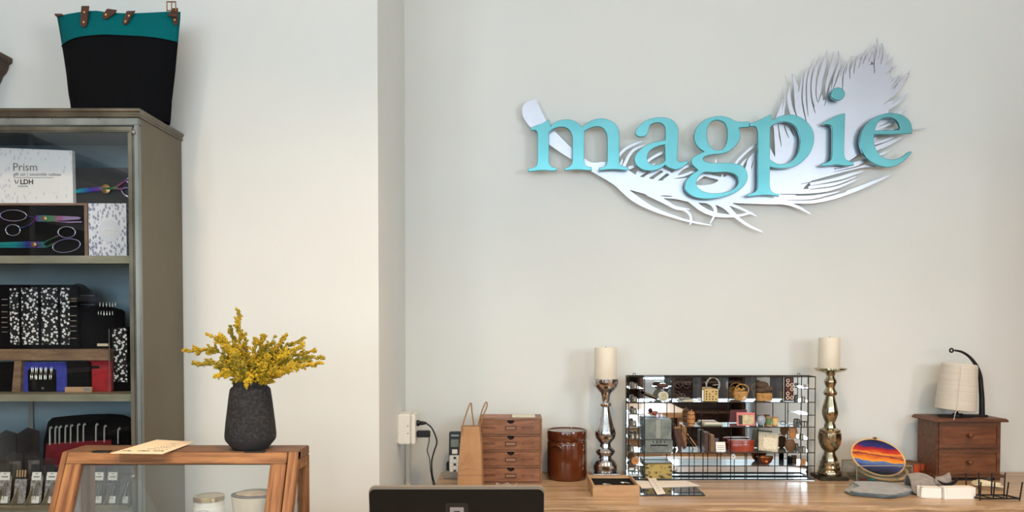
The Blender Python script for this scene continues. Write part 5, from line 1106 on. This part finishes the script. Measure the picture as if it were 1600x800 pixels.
def tips(t, pts, Y, ln=.012, r=.0013, ang=0, X=None, Zf=None, y=-.003):
    for u, v in pts:
        x, z = X(u, v), Zf(v); dx, dz = math.cos(ang), math.sin(ang)
        B().tube([(x, y, z), (x+dx*ln*.65, y, z+dz*ln*.65), (x+dx*ln, y, z+dz*ln)], [r, r, r*.25], 6).build('needle_tip', chrome, t, smooth=60)
YF2 = Y2+.03; zr2 = RZ2
t, X, Zf = case('open black needle case with white flower panels on the riser', -20, 121, 445, YF2, zr2, black_c)
for x0, x1 in ((55, 100), (116, 200), (219, 302), (318, 365)):
    a, c = g3(x0, 200), g3(x1, 495); B().box((X(a[0], 500), -.003, Zf(c[1])), (X(c[0], 500), 0, Zf(a[1]))).build('flower_panel', floral, t, bevel=.0008)
tips(t, [g3(14, y) for y in (260, 290, 325, 355, 380, 405, 430)], YF2, .016, .0016, 0, X, Zf)
tips(t, [g3(402, y) for y in (257, 270, 297, 345, 372, 400, 425, 463)], YF2, .018, .0016, math.pi, X, Zf)
t, X, Zf = case('tall arched black case leaning behind the flowered needle case', 90, 152, 443, YF2+.045, zr2, M('case_shell', (30, 32, 38), rough=.3), .02, .012, arch=.03)
for k, v in enumerate((462, 476, 490)): B().box((X(126, v), -.001, Zf(v)-.0008), (X(148, v), 0, Zf(v)+.0008)).build('shelf_reflection_bar', ink_g, t)  # grey bars paint the room's shelf reflection over the case
t, X, Zf = case('black case with two rows of needle tips at the right of the riser', 121, 192, 477, YF2+.02, zr2, black_c, .01, arch=.012)
tips(t, [g3(x, 300) for x in (524, 541, 558, 575, 590, 604)], 0, .014, .0018, math.pi/2, X, Zf); tips(t, [g3(x, 342) for x in (516, 530, 545, 560, 575, 590)], 0, .012, .0018, math.pi/2, X, Zf)
B().box((X(153, 530), -.004, Zf(541)), (X(170, 530), -.001, Zf(537))).build('case_label', paper_c, t)
t, X, Zf = case('slim upright flowered needle case at the right of the middle shelf', 175, 201, 511, YF2+.0, z2, black_c, .004)
a, c = g3(588, 410), g3(662, 690); B().box((X(a[0], 550), -.002, Zf(c[1])), (X(c[0], 550), 0, Zf(a[1]))).build('flower_panel', floral, t)
t = cthing('steel_needle', 'long steel needle standing upright at the right end of the riser', 'needle', 171.5, Y2-.004, z2); B().tube([(0, 0, 0), (0, 0, zz(514, Y2)-z2)], .0012, 6).build('needle_shaft', chrome, t)
YU = Y2+.012
t, X, Zf = case('plain black case under the left of the riser', -30, 22, 566, YU, z2, black_c, .004)
t, X, Zf = case('blue fabric needle case with two rows of tips under the riser', 31, 106, 566, YU, z2, blue_f, .02, .014)
B().prism(rrect(X(45, 590), X(88, 590), Zf(612), Zf(577), .006), -.004, 0).build('black_pocket', black_v, t)
g4 = lambda x, y: (x/7.27, 530+y/7.27)
tips(t, [g4(x, 388) for x in (376, 392, 422, 438, 474, 490, 528, 544, 592, 608)], 0, .018, .0014, math.pi/2, X, Zf, -.006); tips(t, [g4(x, 458) for x in (366, 384, 416, 432, 468, 486, 520, 538, 580, 600)], 0, .015, .0016, math.pi/2, X, Zf, -.006)
B().ring((X(68.5, 606), -.005, Zf(606.5)), .0026, .0012, 'y', 14, 6).build('snap_button', chrome, t)
t, X, Zf = case('red fabric needle case at the right under the riser', 132, 174, 563, YU+.004, z2, red_f, .006, .012, sk=.0)
B().box((X(142, 574), -.0012, Zf(576)), (X(155, 574), 0, Zf(572))).build('brand_tab', black_v, t)
t, X, Zf = case('small black needle case with five tips between blue and red cases', 104, 140, 565, YU-.006, z2, black_v, .006, .010)
tips(t, [g4(x, 232) for x in (858, 896, 936, 968, 1002)], 0, .011, .0016, math.pi/2, X, Zf, .003)
t = cthing('needle_gauge', 'small pale wooden block before the red needle case', 'wood block', 122, YU-.022, z2); X, _ = fr(YU-.022, 122)
B().box((X(101, 610), 0, 0), (X(143, 610), .008, zz(605, YU-.022)-z2)).build('block', bare, t, bevel=.0008); B().box((X(131, 610), -.0004, .004), (X(141, 610), 0, .012)).build('print_mark', ink_g, t)
# row 3: hook case, packets
z3 = SZ[3]
YH = 2.09
t = cthing('hook_case', 'black crochet hook case with red pocket and ten hooks', 'hook case', 134, YH, z3); X, _ = fr(YH, 134); Zf = lambda v: zz(v, YH)-z3
B().prism([(X(64, 700), 0), (X(203, 700), 0), (X(203, 700), Zf(654)), (X(190, 700), Zf(649)), (X(170, 700), Zf(647.5)), (X(140, 700), Zf(648)), (X(110, 700), Zf(650)), (X(82, 700), Zf(653)), (X(75, 700), Zf(660)), (X(68, 700), Zf(690))], 0, .012).build('case_body', black_c, t, bevel=.001)
B().prism([(X(70, 700), Zf(730)), (X(180, 700), Zf(730)), (X(175, 700), Zf(687)), (X(100, 700), Zf(691)), (X(74, 700), Zf(693))], -.004, 0).build('red_pocket', red_d, t)
for x, y0_, y1_ in ((318, 355, 265), (352, 350, 262), (378, 348, 260), (415, 345, 255), (448, 345, 252), (492, 340, 246), (528, 335, 245), (606, 335, 245), (658, 338, 256), (744, 348, 272)):
    u0, v0_, v1_ = x/4, 600+y0_/4, 600+y1_/4
    pts = [(X(u0, 680), -.005, Zf(v0_+6)), (X(u0+.6, 680), -.005, Zf(v1_+4)), (X(u0+2.6, 680), -.005, Zf(v1_+.6)), (X(u0+3.4, 680), -.005, Zf(v1_+3))]
    B().tube(crom(pts, 4), .0026, 6).build('crochet_hook', hook_m, t, smooth=60)
bin_ = cthing('divided_bin', 'tan metal bin with slots for tool packets on the lower shelf', 'bin', 100, 1.995, z3); X, _ = fr(1.995, 100); Zb = lambda v: zz(v, 1.995)-z3
B().box((X(-60, 790), 0, 0), (X(199, 790), .003, max(.004, Zb(793.5)))).build('bin_front', tan_bin, bin_); B().box((X(-60, 790), .075, 0), (X(199, 790), .078, Zb(758))).build('bin_back', tan_bin, bin_)
DU = [-12, 14, 37, 63, 88, 112, 137, 160, 181, 199]
for u in DU: B().prism([(0.003, 0), (.075, 0), (.075, Zb(757)), (.05, Zb(757)), (.003, Zb(790))], X(u, 780)-.0008, X(u, 780)+.0008, plane='yz').build('divider', tan_bin, bin_)
PK = [(1, 'far left', 0), (26, 'second from the left', 1), (51, 'third from the left', 2), (75, 'just left of the wooden frame', 3), (149, 'left of three seen through the display case', 4), (171, 'middle of three seen through the display case', 5), (191, 'pale blue one at the right, seen through the display case', 6)]
for u, nm, i in PK:
    Yp = 2.025; wd = [22, 20, 20, 22, 20, 20, 18][i]
    t = cthing('tool_packet', 'clear plastic tool packet, '+nm, 'packet', u, Yp, z3+.0008, 'tool packets in the bin'); s = Yp/F; ht_ = zz(727 if i != 1 else 735, Yp)-z3
    m_ = Matrix.Rotation(math.radians(-9), 4, 'X'); hwd = wd*s/2
    B().box((-hwd, 0, 0), (hwd, .0007, ht_), m_).build('plastic_bag', bag_clear, t)
    B().box((-hwd*.92, .0016, .002), (hwd*.92, .0030, ht_*.72), m_).build('backing_card', [M('pk_lining_%d' % i, (226, 220, 214), (150, 144, 138), rough=.6, scale=140), M('pk_blue', (150, 176, 190), rough=.5)][i == 6], t)
    if i != 1 and i != 6:
        lb = B().box((-hwd*.72, -.0008, ht_*.60), (hwd*.72, -.0002, ht_*.80), m_).build('label', paper_w, t)
        B().box((-hwd*.45, -.0011, ht_*.67), (hwd*.45, -.0008, ht_*.70), m_).build('print_line', ink_g, lb); B().box((-hwd*.2, -.0011, ht_*.75), (hwd*.2, -.0008, ht_*.77), m_).build('print_line', ink_g, lb)
    B().box((-hwd*.8, -.0010, .003), (hwd*.7, -.0003, ht_*.20), m_).build('price_tag', paper_w, t) if i not in (1,) else None
    if i == 1:
        for k in range(4): B().box((-hwd*.7+k*hwd*.42, -.0012, ht_*.78), (-hwd*.7+k*hwd*.42+.004, -.0003, ht_*.98), m_).build('wooden_peg', bare, t)
    else:
        for k in range(2): B().tube([tuple(m_ @ Vector(q)) for q in ((-.004+.006*k, -.0022, ht_*.12), (-.002+.006*k, -.0022, ht_*.34), (.003+.007*k, -.0022, ht_*.54))], .0011, 6).build('tool_prong', chrome, t, smooth=60)
for i, (u, v0_, w_) in enumerate(((8, 672, 34), (42, 668, 36), (72, 714, 22), (50, 704, 26), (20, 706, 26))):
    Yp = 2.115+.0 if i < 2 else 2.07; s = Yp/F
    t = cthing('plastic_pouch', ['smoky plastic pouch standing behind at the far left', 'smoky plastic pouch standing beside the hook case', 'clear pouch peeping out before the red pocket', 'clear pouch behind the third tool packet', 'clear pouch behind the second tool packet'][i], 'pouch', u, Yp, z3); ht_ = zz(v0_, Yp)-z3
    B().prism([(-w_*s/2, 0), (w_*s/2, 0), (w_*s/2, ht_*.95), (0, ht_), (-w_*s/2, ht_*.9)], 0, .0012).build('pouch_sheet', bag_smoke if i < 2 else bag_clear, t)
    B().box((-w_*s*.35, .003, .004), (w_*s*.35, .006, ht_*(.55 if i < 2 else .8))).build('pouch_contents', [black_v, M('pouch_grey', (120, 112, 108), (150, 138, 128), rough=.7, scale=80)][i >= 2], t)
# ================================================================== TOTE BAG on the cabinet
BYc = 2.085; BF = 2.035
tote = thing('tote_bag', 'teal and black canvas tote bag with leather tabs on the cabinet', 'bag', (xx(172, BF), BYc, KT))
def interp(tab, v):
    for (v0_, a), (v1_, c) in zip(tab[:-1], tab[1:]):
        if v0_ <= v <= v1_: return a+(c-a)*(v-v0_)/(v1_-v0_)
    return tab[0][1] if v < tab[0][0] else tab[-1][1]
LT = [(6, 70), (15, 71), (60, 78), (110, 87), (168, 95), (200, 98)]; RT = [(6, 269), (20, 269), (60, 266), (100, 262), (140, 256), (185, 253), (200, 252)]
TOP = [(0, 13.5), (.14, 12), (.27, 10), (.37, 10.5), (.46, 14.5), (.6, 15), (.7, 13.5), (.83, 10.5), (.93, 7.5), (1, 6)]
SEAM = [(0, 61), (.2, 56), (.45, 52.5), (.7, 53), (1, 57)]
def tote_pt(a, v, front=True):
    """a: 0..1 across, v: picture row"""
    u = interp(LT, v)+(interp(RT, v)-interp(LT, v))*a
    th = (.022+.05*min(1, max(0, (v-8)/150)))*(1-abs(2*a-1)**4)
    wob = .004*math.sin(a*9+v*.03)*(1 if v < 140 else .3)
    y = BYc+(-th if front else th)+wob
    p = at(u, v, BF)
    return (p.x-tote.location.x, y-BYc, max(.0005, p.z-KT))
vb = 195
def tote_mesh(vt, vb_, name, mat):
    n, m = 28, 12; b = B(); vs = []; fs = []
    for side in (True, False):
        for j in range(m+1):
            for i in range(n+1):
                a = i/n; v0_ = vt(a); v1_ = vb_(a); vs.append(tote_pt(a, v0_+(v1_-v0_)*j/m, side))
    K_ = (n+1)*(m+1)
    for s_ in range(2):
        for j in range(m):
            for i in range(n):
                q = s_*K_+j*(n+1)+i; f = (q, q+1, q+n+2, q+n+1); fs.append(f if s_ == 0 else f[::-1])
    b.add(vs, fs); o = b.build(name, mat, tote, smooth=70)
    bm = bmesh.new(); bm.from_mesh(o.data); bmesh.ops.remove_doubles(bm, verts=bm.verts, dist=.0008); bmesh.ops.recalc_face_normals(bm, faces=bm.faces); bm.to_mesh(o.data); bm.free(); return o
tote_mesh(lambda a: interp(TOP, a), lambda a: interp(SEAM, a), 'upper_band', teal_c)
tote_mesh(lambda a: interp(SEAM, a), lambda a: vb, 'lower_body', black_c)
b = B(); b.tube([tuple(Vector(tote_pt(i/28, interp(SEAM, i/28)))+Vector((0, -.001, 0))) for i in range(29)], .0016, 6); b.build('seam_piping', black_c, tote)
def tab(pts, rivets, depth=.004):
    lp = []
    ys = []
    for u, v in pts:
        a = (u-interp(LT, v))/(interp(RT, v)-interp(LT, v)); q = tote_pt(min(.98, max(.02, a)), max(6, v)); p = at(u, v, BF); lp.append((p.x-tote.location.x, p.z-KT)); ys.append(q[1])
    y = min(ys)-.001
    o = B().prism(lp, y-depth, y).build('leather_tab', leather, tote, bevel=.001)
    for u, v in rivets:
        p = at(u, v, BF); B().lathe([(.0038, 0), (.0034, .0015), (.001, .0024)], mat=Matrix.Translation((p.x-tote.location.x, y-depth, p.z-KT)) @ Matrix.Rotation(math.pi/2, 4, 'X'), n=14).build('rivet', brass, o, smooth=40)
tab([(123, 6), (135, 6), (131.5, 36), (127.5, 40), (122, 37), (121, 30)], [(127.5, 16), (126.5, 32)])
tab([(163, 10), (178, 12), (176, 17), (162, 27), (156, 26), (155, 21)], [(161, 20)])
tab([(193, 13.5), (207, 13), (202, 19), (194, 34), (189, 35.5), (187, 31)], [(197, 21), (191.5, 30)])
tab([(70.5, 12), (84, 12), (85, 15), (74, 17)], [])
tab([(257, 4), (268, 3), (268.5, 27), (265, 31.5), (260, 27)], [(263.5, 22)])
p = at(263, 6, BF); bk = B(); q = (p.x-tote.location.x, -.030, p.z-KT)
bk.tube([(q[0]-.013, q[1], q[2]-.010), (q[0]+.011, q[1], q[2]-.010), (q[0]+.011, q[1], q[2]+.014), (q[0]-.013, q[1], q[2]+.014)], .0022, 8, closed=True); bk.tube([(q[0], q[1]-.001, q[2]-.010), (q[0], q[1]-.001, q[2]+.015)], .0016, 6); bk.build('buckle', brass, tote)
p2 = at(264, 19, BF); B().cbox((p2.x-tote.location.x, -.030, p2.z-KT), (.024, .006, .008), (0, 6, 0)).build('strap_keeper', leather, tote, bevel=.001)
# ================================================================== WOODEN WALL CABINET CROWN (upper left edge)
WB = PY; wx = xx(20.5, WB, 92); zt_ = zz(92, WB)
t = thing('wall_cupboard', 'dark wooden wall cupboard with moulded crown at the upper left edge', 'cupboard', (wx-.35, WB, zt_-.5))
pr = [(0, .5), (0, .488), (-.004, .484), (-.010, .480), (-.012, .470), (-.018, .458), (-.028, .447), (-.032, .436), (-.038, .425), (-.045, .41), (-.05, .395)]
b = B(); vs = []; m = len(pr); fs = []; WD = .26
for kx, ky in ((1, 0), (1, 1), (-1, 1), (-1, 0)):
    for d, z in pr: vs.append((kx*(.35+d), -.003-ky*(WD+d), z))
for j in range(3):
    for i in range(m-1): fs.append((j*m+i, j*m+i+1, (j+1)*m+i+1, (j+1)*m+i))
fs.append((0, m, 2*m, 3*m)); fs.append((m-1, 2*m-1, 3*m-1, 4*m-1)); b.add(vs, fs)
b.build('crown_moulding', dark_wood, t)
B().box((-.29, -.20, -.02), (.29, -.003, .395)).build('cupboard_body', dark_wood, t)
for s_ in (-1, 1):
    d = B().box((s_*.145-.14, -.215, 0), (s_*.145+.14, -.20, .38)).build('door', dark_wood, t, bevel=.003); B().ball((s_*.03, -.222, .15), .01).build('knob', brass, d, smooth=60)
# ================================================================== WOODEN DISPLAY CASE on the counter
DF, DZ = 1.60, at(280, 705.5, 1.60).z
DB = DF+.088; CT = .92
dc = thing('display_case', 'reclaimed wood display case with sloping glass door on the counter', 'display case', ((xx(97, DF, 708)+xx(466, DF, 703))/2, DF, CT), rotz=0)
dx = dc.location.x; dz = DZ-CT
D0, D1 = xx(97, DF, 708)-dx, xx(466, DF, 703)-dx
px_ = DF/F
SL = math.radians(24)                               # door slope from upright
bt = .020
B().box((D0, -.0, dz-bt), (D1, .088, dz)).build('top_board', pine_top, dc, bevel=.002)
def sl(t_, off=0): return (-math.sin(SL)*t_-off, dz-math.cos(SL)*t_)
lenS = dz/math.cos(SL)
def slant(name, x0, x1, t0, t1, o0, o1, mat, par=None, bevel=.0015):
    b = B(); P_ = [sl(t0, o0), sl(t0, o1), sl(t1, o1), sl(t1, o0)]
    b.prism(P_, x0, x1, plane='yz'); return b.build(name, mat, par or dc, bevel=bevel)
so = 10.5*px_
slant('side_post', D0, D0+so, .001, lenS-.002, -.022, .000, pine_s); slant('side_post', D1-15*px_, D1, .001, lenS-.002, -.022, .000, pine_s)
d0, d1 = D0+so+.001, D1-15*px_-.0025
dr = slant('door_frame', d0, d1, .002, .002+18*px_, -.016, .004, pine); st = 24*px_
slant('door_stile', d0, d0+st, .002+18*px_, lenS-.006, -.016, .004, pine_s, dr); slant('door_stile', d1-st, d1, .002+18*px_, lenS-.006, -.016, .004, pine_s, dr)
slant('door_rail', d0+st, d1-st, lenS-.030, lenS-.006, -.016, .004, pine, dr)
slant('door_glass', d0+st, d1-st, .002+18*px_, lenS-.030, -.006, -.003, glass_case, dr, 0)
for a, c in ((145, 172), (383, 414)): B().box((xx(a, DF, 706)-dx, -.004, dz-.002), (xx(c, DF, 706)-dx, .010, dz+.0015)).build('hinge', iron_m, dr)
for x0, x1 in ((D0, D0+.022), (D1-.022, D1)):
    B().box((x0, .066, .02), (x1, .088, dz-bt)).build('back_post', pine_v, dc, bevel=.0015)
    B().prism([(.066, .022), (sl(lenS-.03)[0]+.02, .022), (sl(lenS-.03)[0]+.024, .046), (.066, .046)], x0, x1, plane='yz').build('side_rail', pine, dc)
B().box((D0+.022, .070, dz-bt-.022), (D1-.022, .088, dz-bt)).build('back_rail', pine, dc, bevel=.001)
for x0, x1 in ((D0, D0+.014), (D1-.014, D1)): B().box((x0, .012, dz-.040), (x1, .068, dz-bt-.0002)).build('side_rail', pine, dc)
yb0 = sl(lenS)[0]
B().box((D0, yb0+.005, 0), (D1, .088, .02)).build('base_board', pine, dc, bevel=.002)
for x in (D0+.010, D1-.010): B().prism([(.064, .05), (sl(lenS-.05)[0]+.028, .05), (sl(.03)[0]+.026, dz-.03), (.064, dz-.03)], x-.001, x+.001, plane='yz').build('side_glass', glass_case, dc)
# candles in the case
jy = 1.60; cz0 = CT+.0203
t = thing('candle_jar', 'white candle jar with flat gold lid inside the display case', 'candle', (xx(325, jy), jy, cz0)); s = jy/F
jt = zz(781, jy)-cz0
B().lathe([(22*s, 0), (22.6*s, .002), (22.6*s, jt-.003), (22*s, jt)], n=36).build('jar_body', M('white_jar', (226, 218, 208), rough=.2, coat=.3), t, smooth=40)
B().lathe([(23.4*s, jt), (23.4*s, jt+.0085), (22.6*s, jt+.0095), (21*s, jt+.0095), (20.6*s, jt+.009), (2*s, jt+.009)], n=40).build('lid', M('gold_lid', (196, 172, 118), rough=.28, metal=.9), t, smooth=40)
B().lathe([(22.75*s, jt-.052), (22.75*s, jt-.012)], n=36).build('paper_label', paper_w, t, smooth=40); b = B(); b.ring((0, -22.9*s, jt-.022), .014, .0005, 'y', 28, 5, .45); b.build('label_oval', ink_g, t)
t = thing('candle_bowl', 'cream ceramic candle bowl with dark rim inside the display case', 'candle', (xx(398, 1.615), 1.615, cz0)); s = 1.615/F; jt = zz(772.5, 1.615)-cz0
B().lathe([(20*s, 0), (26*s, .004), (33*s, .04), (37*s, jt-.002), (37*s, jt), (35.5*s, jt), (34.5*s, jt-.008), (2*s, jt-.009)], n=40, sq=.8).build('bowl_body', ceramic, t, smooth=50)
b = B(); b.tube([(36.5*s*math.cos(2*math.pi*i/40), 36.5*.8*s*math.sin(2*math.pi*i/40), jt+.0006) for i in range(40)], .0011, 6, closed=True); b.build('dark_rim', leather, t)
B().lathe([(30*s, jt-.004), (31*s, jt+.003), (24*s, jt+.007), (3*s, jt+.010)], n=36, sq=.8).build('lid', M('tan_lid', (198, 176, 146), (170, 148, 120), rough=.5, scale=70), t, smooth=50)
b = B(); b.tube([(31*s*math.cos(2*math.pi*i/40), 31*.8*s*math.sin(2*math.pi*i/40), jt+.003) for i in range(40)], .0009, 6, closed=True); b.build('lid_rim', leather, t)
# paper card on the case
zc_ = DZ+.0009
t = thing('paper_note', 'cream printed card lying over the front edge of the display case', 'card', on(245, 698, zc_+.002))
c = on(245, 698, zc_+.002); ps = [on(u, v, zc_+.002)-c for u, v in ((173, 708), (254, 709), (305, 690.5), (245, 687))]
B().prism([(p.x, p.y) for p in ps], -.0008, .0004, plane='xy').build('card_sheet', paper_c, t)
rr = random.Random(4)
for k, (a, f0, f1, h_) in enumerate(((.14, .08, .26, .05), (.15, .38, .62, .05), (.17, .68, .9, .05), (.30, .45, .9, .03), (.42, .5, .88, .03), (.52, .55, .92, .025), (.64, .58, .9, .025), (.74, .6, .9, .02))):
    n_ = 6
    for j in range(n_):
        fa = f0+(f1-f0)*j/n_; fb = fa+(f1-f0)/n_*rr.uniform(.4, .85)
        q = lambda e, f: ps[0].lerp(ps[3], e).lerp(ps[1].lerp(ps[2], e), f)
        pl = [q(a, fa), q(a, fb), q(a+h_*rr.uniform(.5, 1), fb), q(a+h_, fa)]
        B().prism([(p.x, p.y) for p in pl], .0004, .0008, plane='xy').build('print_mark', ink if k < 3 else ink_g, t)
# ================================================================== VASE AND GOLDENROD
VY = DF+.043
vz = DZ
vase = thing('flower_vase', 'charcoal speckled clay vase standing on the display case', 'vase', (xx(391, VY), VY, vz+.0003)); s = VY/F
Zv = lambda v: zz(v, VY)-vz
vb_ = 700.5
zv = lambda v: (vb_-v)*s
B().lathe([(24*s, 0), (27*s, .001), (37*s, zv(687.5)), (38.3*s, zv(684))], n=48).build('vase_foot', char_d, vase, smooth=30)
B().lathe([(38.3*s, zv(684)), (38.6*s, zv(678)), (37*s, zv(660)), (34.6*s, zv(640)), (32.2*s, zv(620)), (30.4*s, zv(608)), (28*s, zv(604.5)), (25.6*s, zv(603)), (25*s, zv(598)), (25.4*s, zv(595.5)), (24*s, zv(595)), (22.5*s, zv(597)), (22.5*s, zv(606)), (26*s, zv(614)), (30*s, zv(650)), (2*s, zv(675))], n=48).build('vase_body', char_m, vase, smooth=30)
SPR = [((371, 482), (378, 560), 0, 12, 'tallest goldenrod spray, standing upright'), ((359, 510), (372, 560), .02, 10, 'second tallest goldenrod spray, just left of the tallest'), ((325, 522), (358, 545), -.01, 12, 'upper left goldenrod spray pointing up and out'), ((288, 548), (345, 552), 0, 12, 'goldenrod spray reaching farthest left'), ((302, 567), (350, 572), -.03, 12, 'low left goldenrod spray below the farthest one'), ((335, 588), (365, 584), -.04, 9, 'short goldenrod spray drooping at the left of the rim'),
       ((447, 523), (420, 560), .01, 12, 'upper right goldenrod spray rising steeply'), ((474, 528), (430, 556), .02, 12, 'right goldenrod spray with a pointed upper tip'), ((477, 536), (438, 560), -.02, 11, 'right goldenrod spray just below the pointed one'), ((492, 547), (445, 562), .03, 12, 'right goldenrod spray second from the lowest'), ((506, 559), (450, 566), 0, 12, 'goldenrod spray reaching farthest right'), ((504, 567), (448, 576), -.03, 11, 'lowest goldenrod spray on the right'),
       ((414, 522), (402, 560), -.03, 12, 'upright goldenrod spray just right of centre'), ((429, 526), (410, 560), -.02, 12, 'goldenrod spray second right of centre'), ((343, 523), (370, 556), -.03, 12, 'goldenrod spray between the tall pair and the upper left'), ((400, 530), (396, 566), -.05, 13, 'goldenrod spray upright at the front centre'), ((383, 528), (386, 566), .04, 12, 'goldenrod spray behind the front centre'), ((385, 603), (392, 586), -.055, 8, 'small goldenrod spray hanging over the front of the vase rim'), ((445, 584), (420, 580), -.05, 10, 'short goldenrod spray low at the right of the rim'), ((365, 552), (378, 574), -.05, 12, 'short goldenrod spray at the front left'), ((420, 556), (408, 576), -.05, 12, 'short goldenrod spray at the front right'), ((345, 560), (368, 572), .03, 11, 'short goldenrod spray at the back left'), ((440, 552), (415, 572), .04, 11, 'short goldenrod spray at the back right')]
ico = None
bm = bmesh.new(); bmesh.ops.create_icosphere(bm, subdivisions=1, radius=1); iv = [v.co.copy() for v in bm.verts]; jf = [tuple(v.index for v in f.verts) for f in bm.faces]; bm.free()
rr = random.Random(21)
blooms = [M('goldenrod_%d' % i, c_, c2_, rough=.8, scale=90) for i, (c_, c2_) in enumerate((((184, 152, 26), (148, 128, 30)), ((168, 144, 36), (128, 118, 36)), ((196, 166, 36), (164, 138, 26))))]
for i, (tip, mid, dy_, rad, lab) in enumerate(SPR):
    root = Vector((xx(391, VY)+(mid[0]-391)*.25*s, VY+dy_*.25, vz+zv(606)))
    M_ = at(mid[0], mid[1], VY+dy_*.7); T_ = at(tip[0], tip[1], VY+dy_)
    st_ = Vector((root.x+(0), root.y, vz+zv(640)))
    t = thing('goldenrod_spray', (lab+' in the charcoal vase') if lab and len(lab.split()) < 11 else (lab or 'short yellow goldenrod spray in the middle of the bunch'), 'flower', root, group='goldenrod sprays in the vase')
    path = crom([tuple(q-root) for q in (st_, root, M_, T_)], 14)
    B().tube(path, [.0018-.0011*k/len(path) for k in range(len(path))], 6).build('stem', stem_m, t, smooth=60)
    V3 = [Vector(p) for p in path]; L_ = [0]
    for a, c in zip(V3[:-1], V3[1:]): L_.append(L_[-1]+(c-a).length)
    i0 = 15; tot = L_[-1]-L_[i0]
    b = B(); n_ = int(560+tot*5600)
    def pos(f):
        d = L_[i0]+f*tot
        for k in range(len(V3)-1):
            if L_[k+1] >= d: return V3[k].lerp(V3[k+1], (d-L_[k])/(L_[k+1]-L_[k]+1e-9)), (V3[k+1]-V3[k]).normalized()
        return V3[-1], (V3[-1]-V3[-2]).normalized()
    # side branchlets carrying tufts
    for br in range(46):
        f = rr.uniform(.0, 1.0); p, d = pos(f); R_ = rad*1.25*s*(1.05-f)**.6*rr.uniform(.6, 1.3)
        ax = d.orthogonal().normalized(); ax.rotate(Matrix.Rotation(rr.uniform(0, 6.283), 3, d)); end = p+ax*R_*.9+d*R_*1.0
        for k in range(int(n_/46)):
            g_ = (k+.5)/(n_/46); q = p.lerp(end, g_)+Vector((rr.gauss(0, 1), rr.gauss(0, 1), rr.gauss(0, 1)))*.0012
            r_ = rr.uniform(.0012, .0024)*(1.15-.3*f)
            rot = Euler((rr.uniform(0, 6), rr.uniform(0, 6), 0)).to_matrix().to_4x4()
            b.add([v*1.0 for v in iv], jf, Matrix.Translation(q) @ rot @ Matrix.Diagonal((r_, r_*.8, r_*1.3, 1)))
    o = b.build('blossoms', blooms[i % 3], t); o['kind'] = 'stuff'
# ================================================================== TILL SCREEN seen from behind
TY = 1.40; p = at(713, 764, TY)
till = thing('till_screen', 'dark grey till screen seen from behind on the counter', 'screen', (p.x, TY+.03, CT))
hT = zz(762, TY)-CT; wT = (xx(851, TY, 770)-xx(575, TY, 770))/2
body = bpy.data.objects.new('screen_unit', None)
tm = Matrix.Translation((0, -.03, hT)) @ Matrix.Rotation(math.radians(8), 4, 'X')
B().prism(rrect(-wT, wT, -.165, 0, .012, 8), .003, .016, tm).build('screen_body', terminal_e, till, bevel=.0025, smooth=40)
bk = B().prism(rrect(-wT+.0015, wT-.0015, -.1635, -.0045, .011, 8), 0, .004, tm).build('back_shell', terminal_m, till, bevel=.0015, smooth=40)
lx = xx(713.5, TY, 790)-p.x; lz = -(790-762)*TY/F-.018
for i, (hw_, r_, y_, m_) in enumerate(((.0215, .005, -.0008, black_m), (.0130, .001, -.0014, M('logo_grey', (128, 122, 124), rough=.4)), (.0058, .0005, -.002, black_m))):
    B().prism(rrect(lx-hw_, lx+hw_, lz-hw_, lz+hw_, r_), y_, 0, tm).build('logo_square', m_, bk)
B().prism(rrect(-.07, .07, 0, .012, .004), -.05, .09, Matrix.Identity(4)).build('stand_foot', terminal_m, till, bevel=.002)
B().box((-.03, .0, .01), (.03, .03, hT*.6)).build('stand_neck', terminal_m, till, bevel=.003)
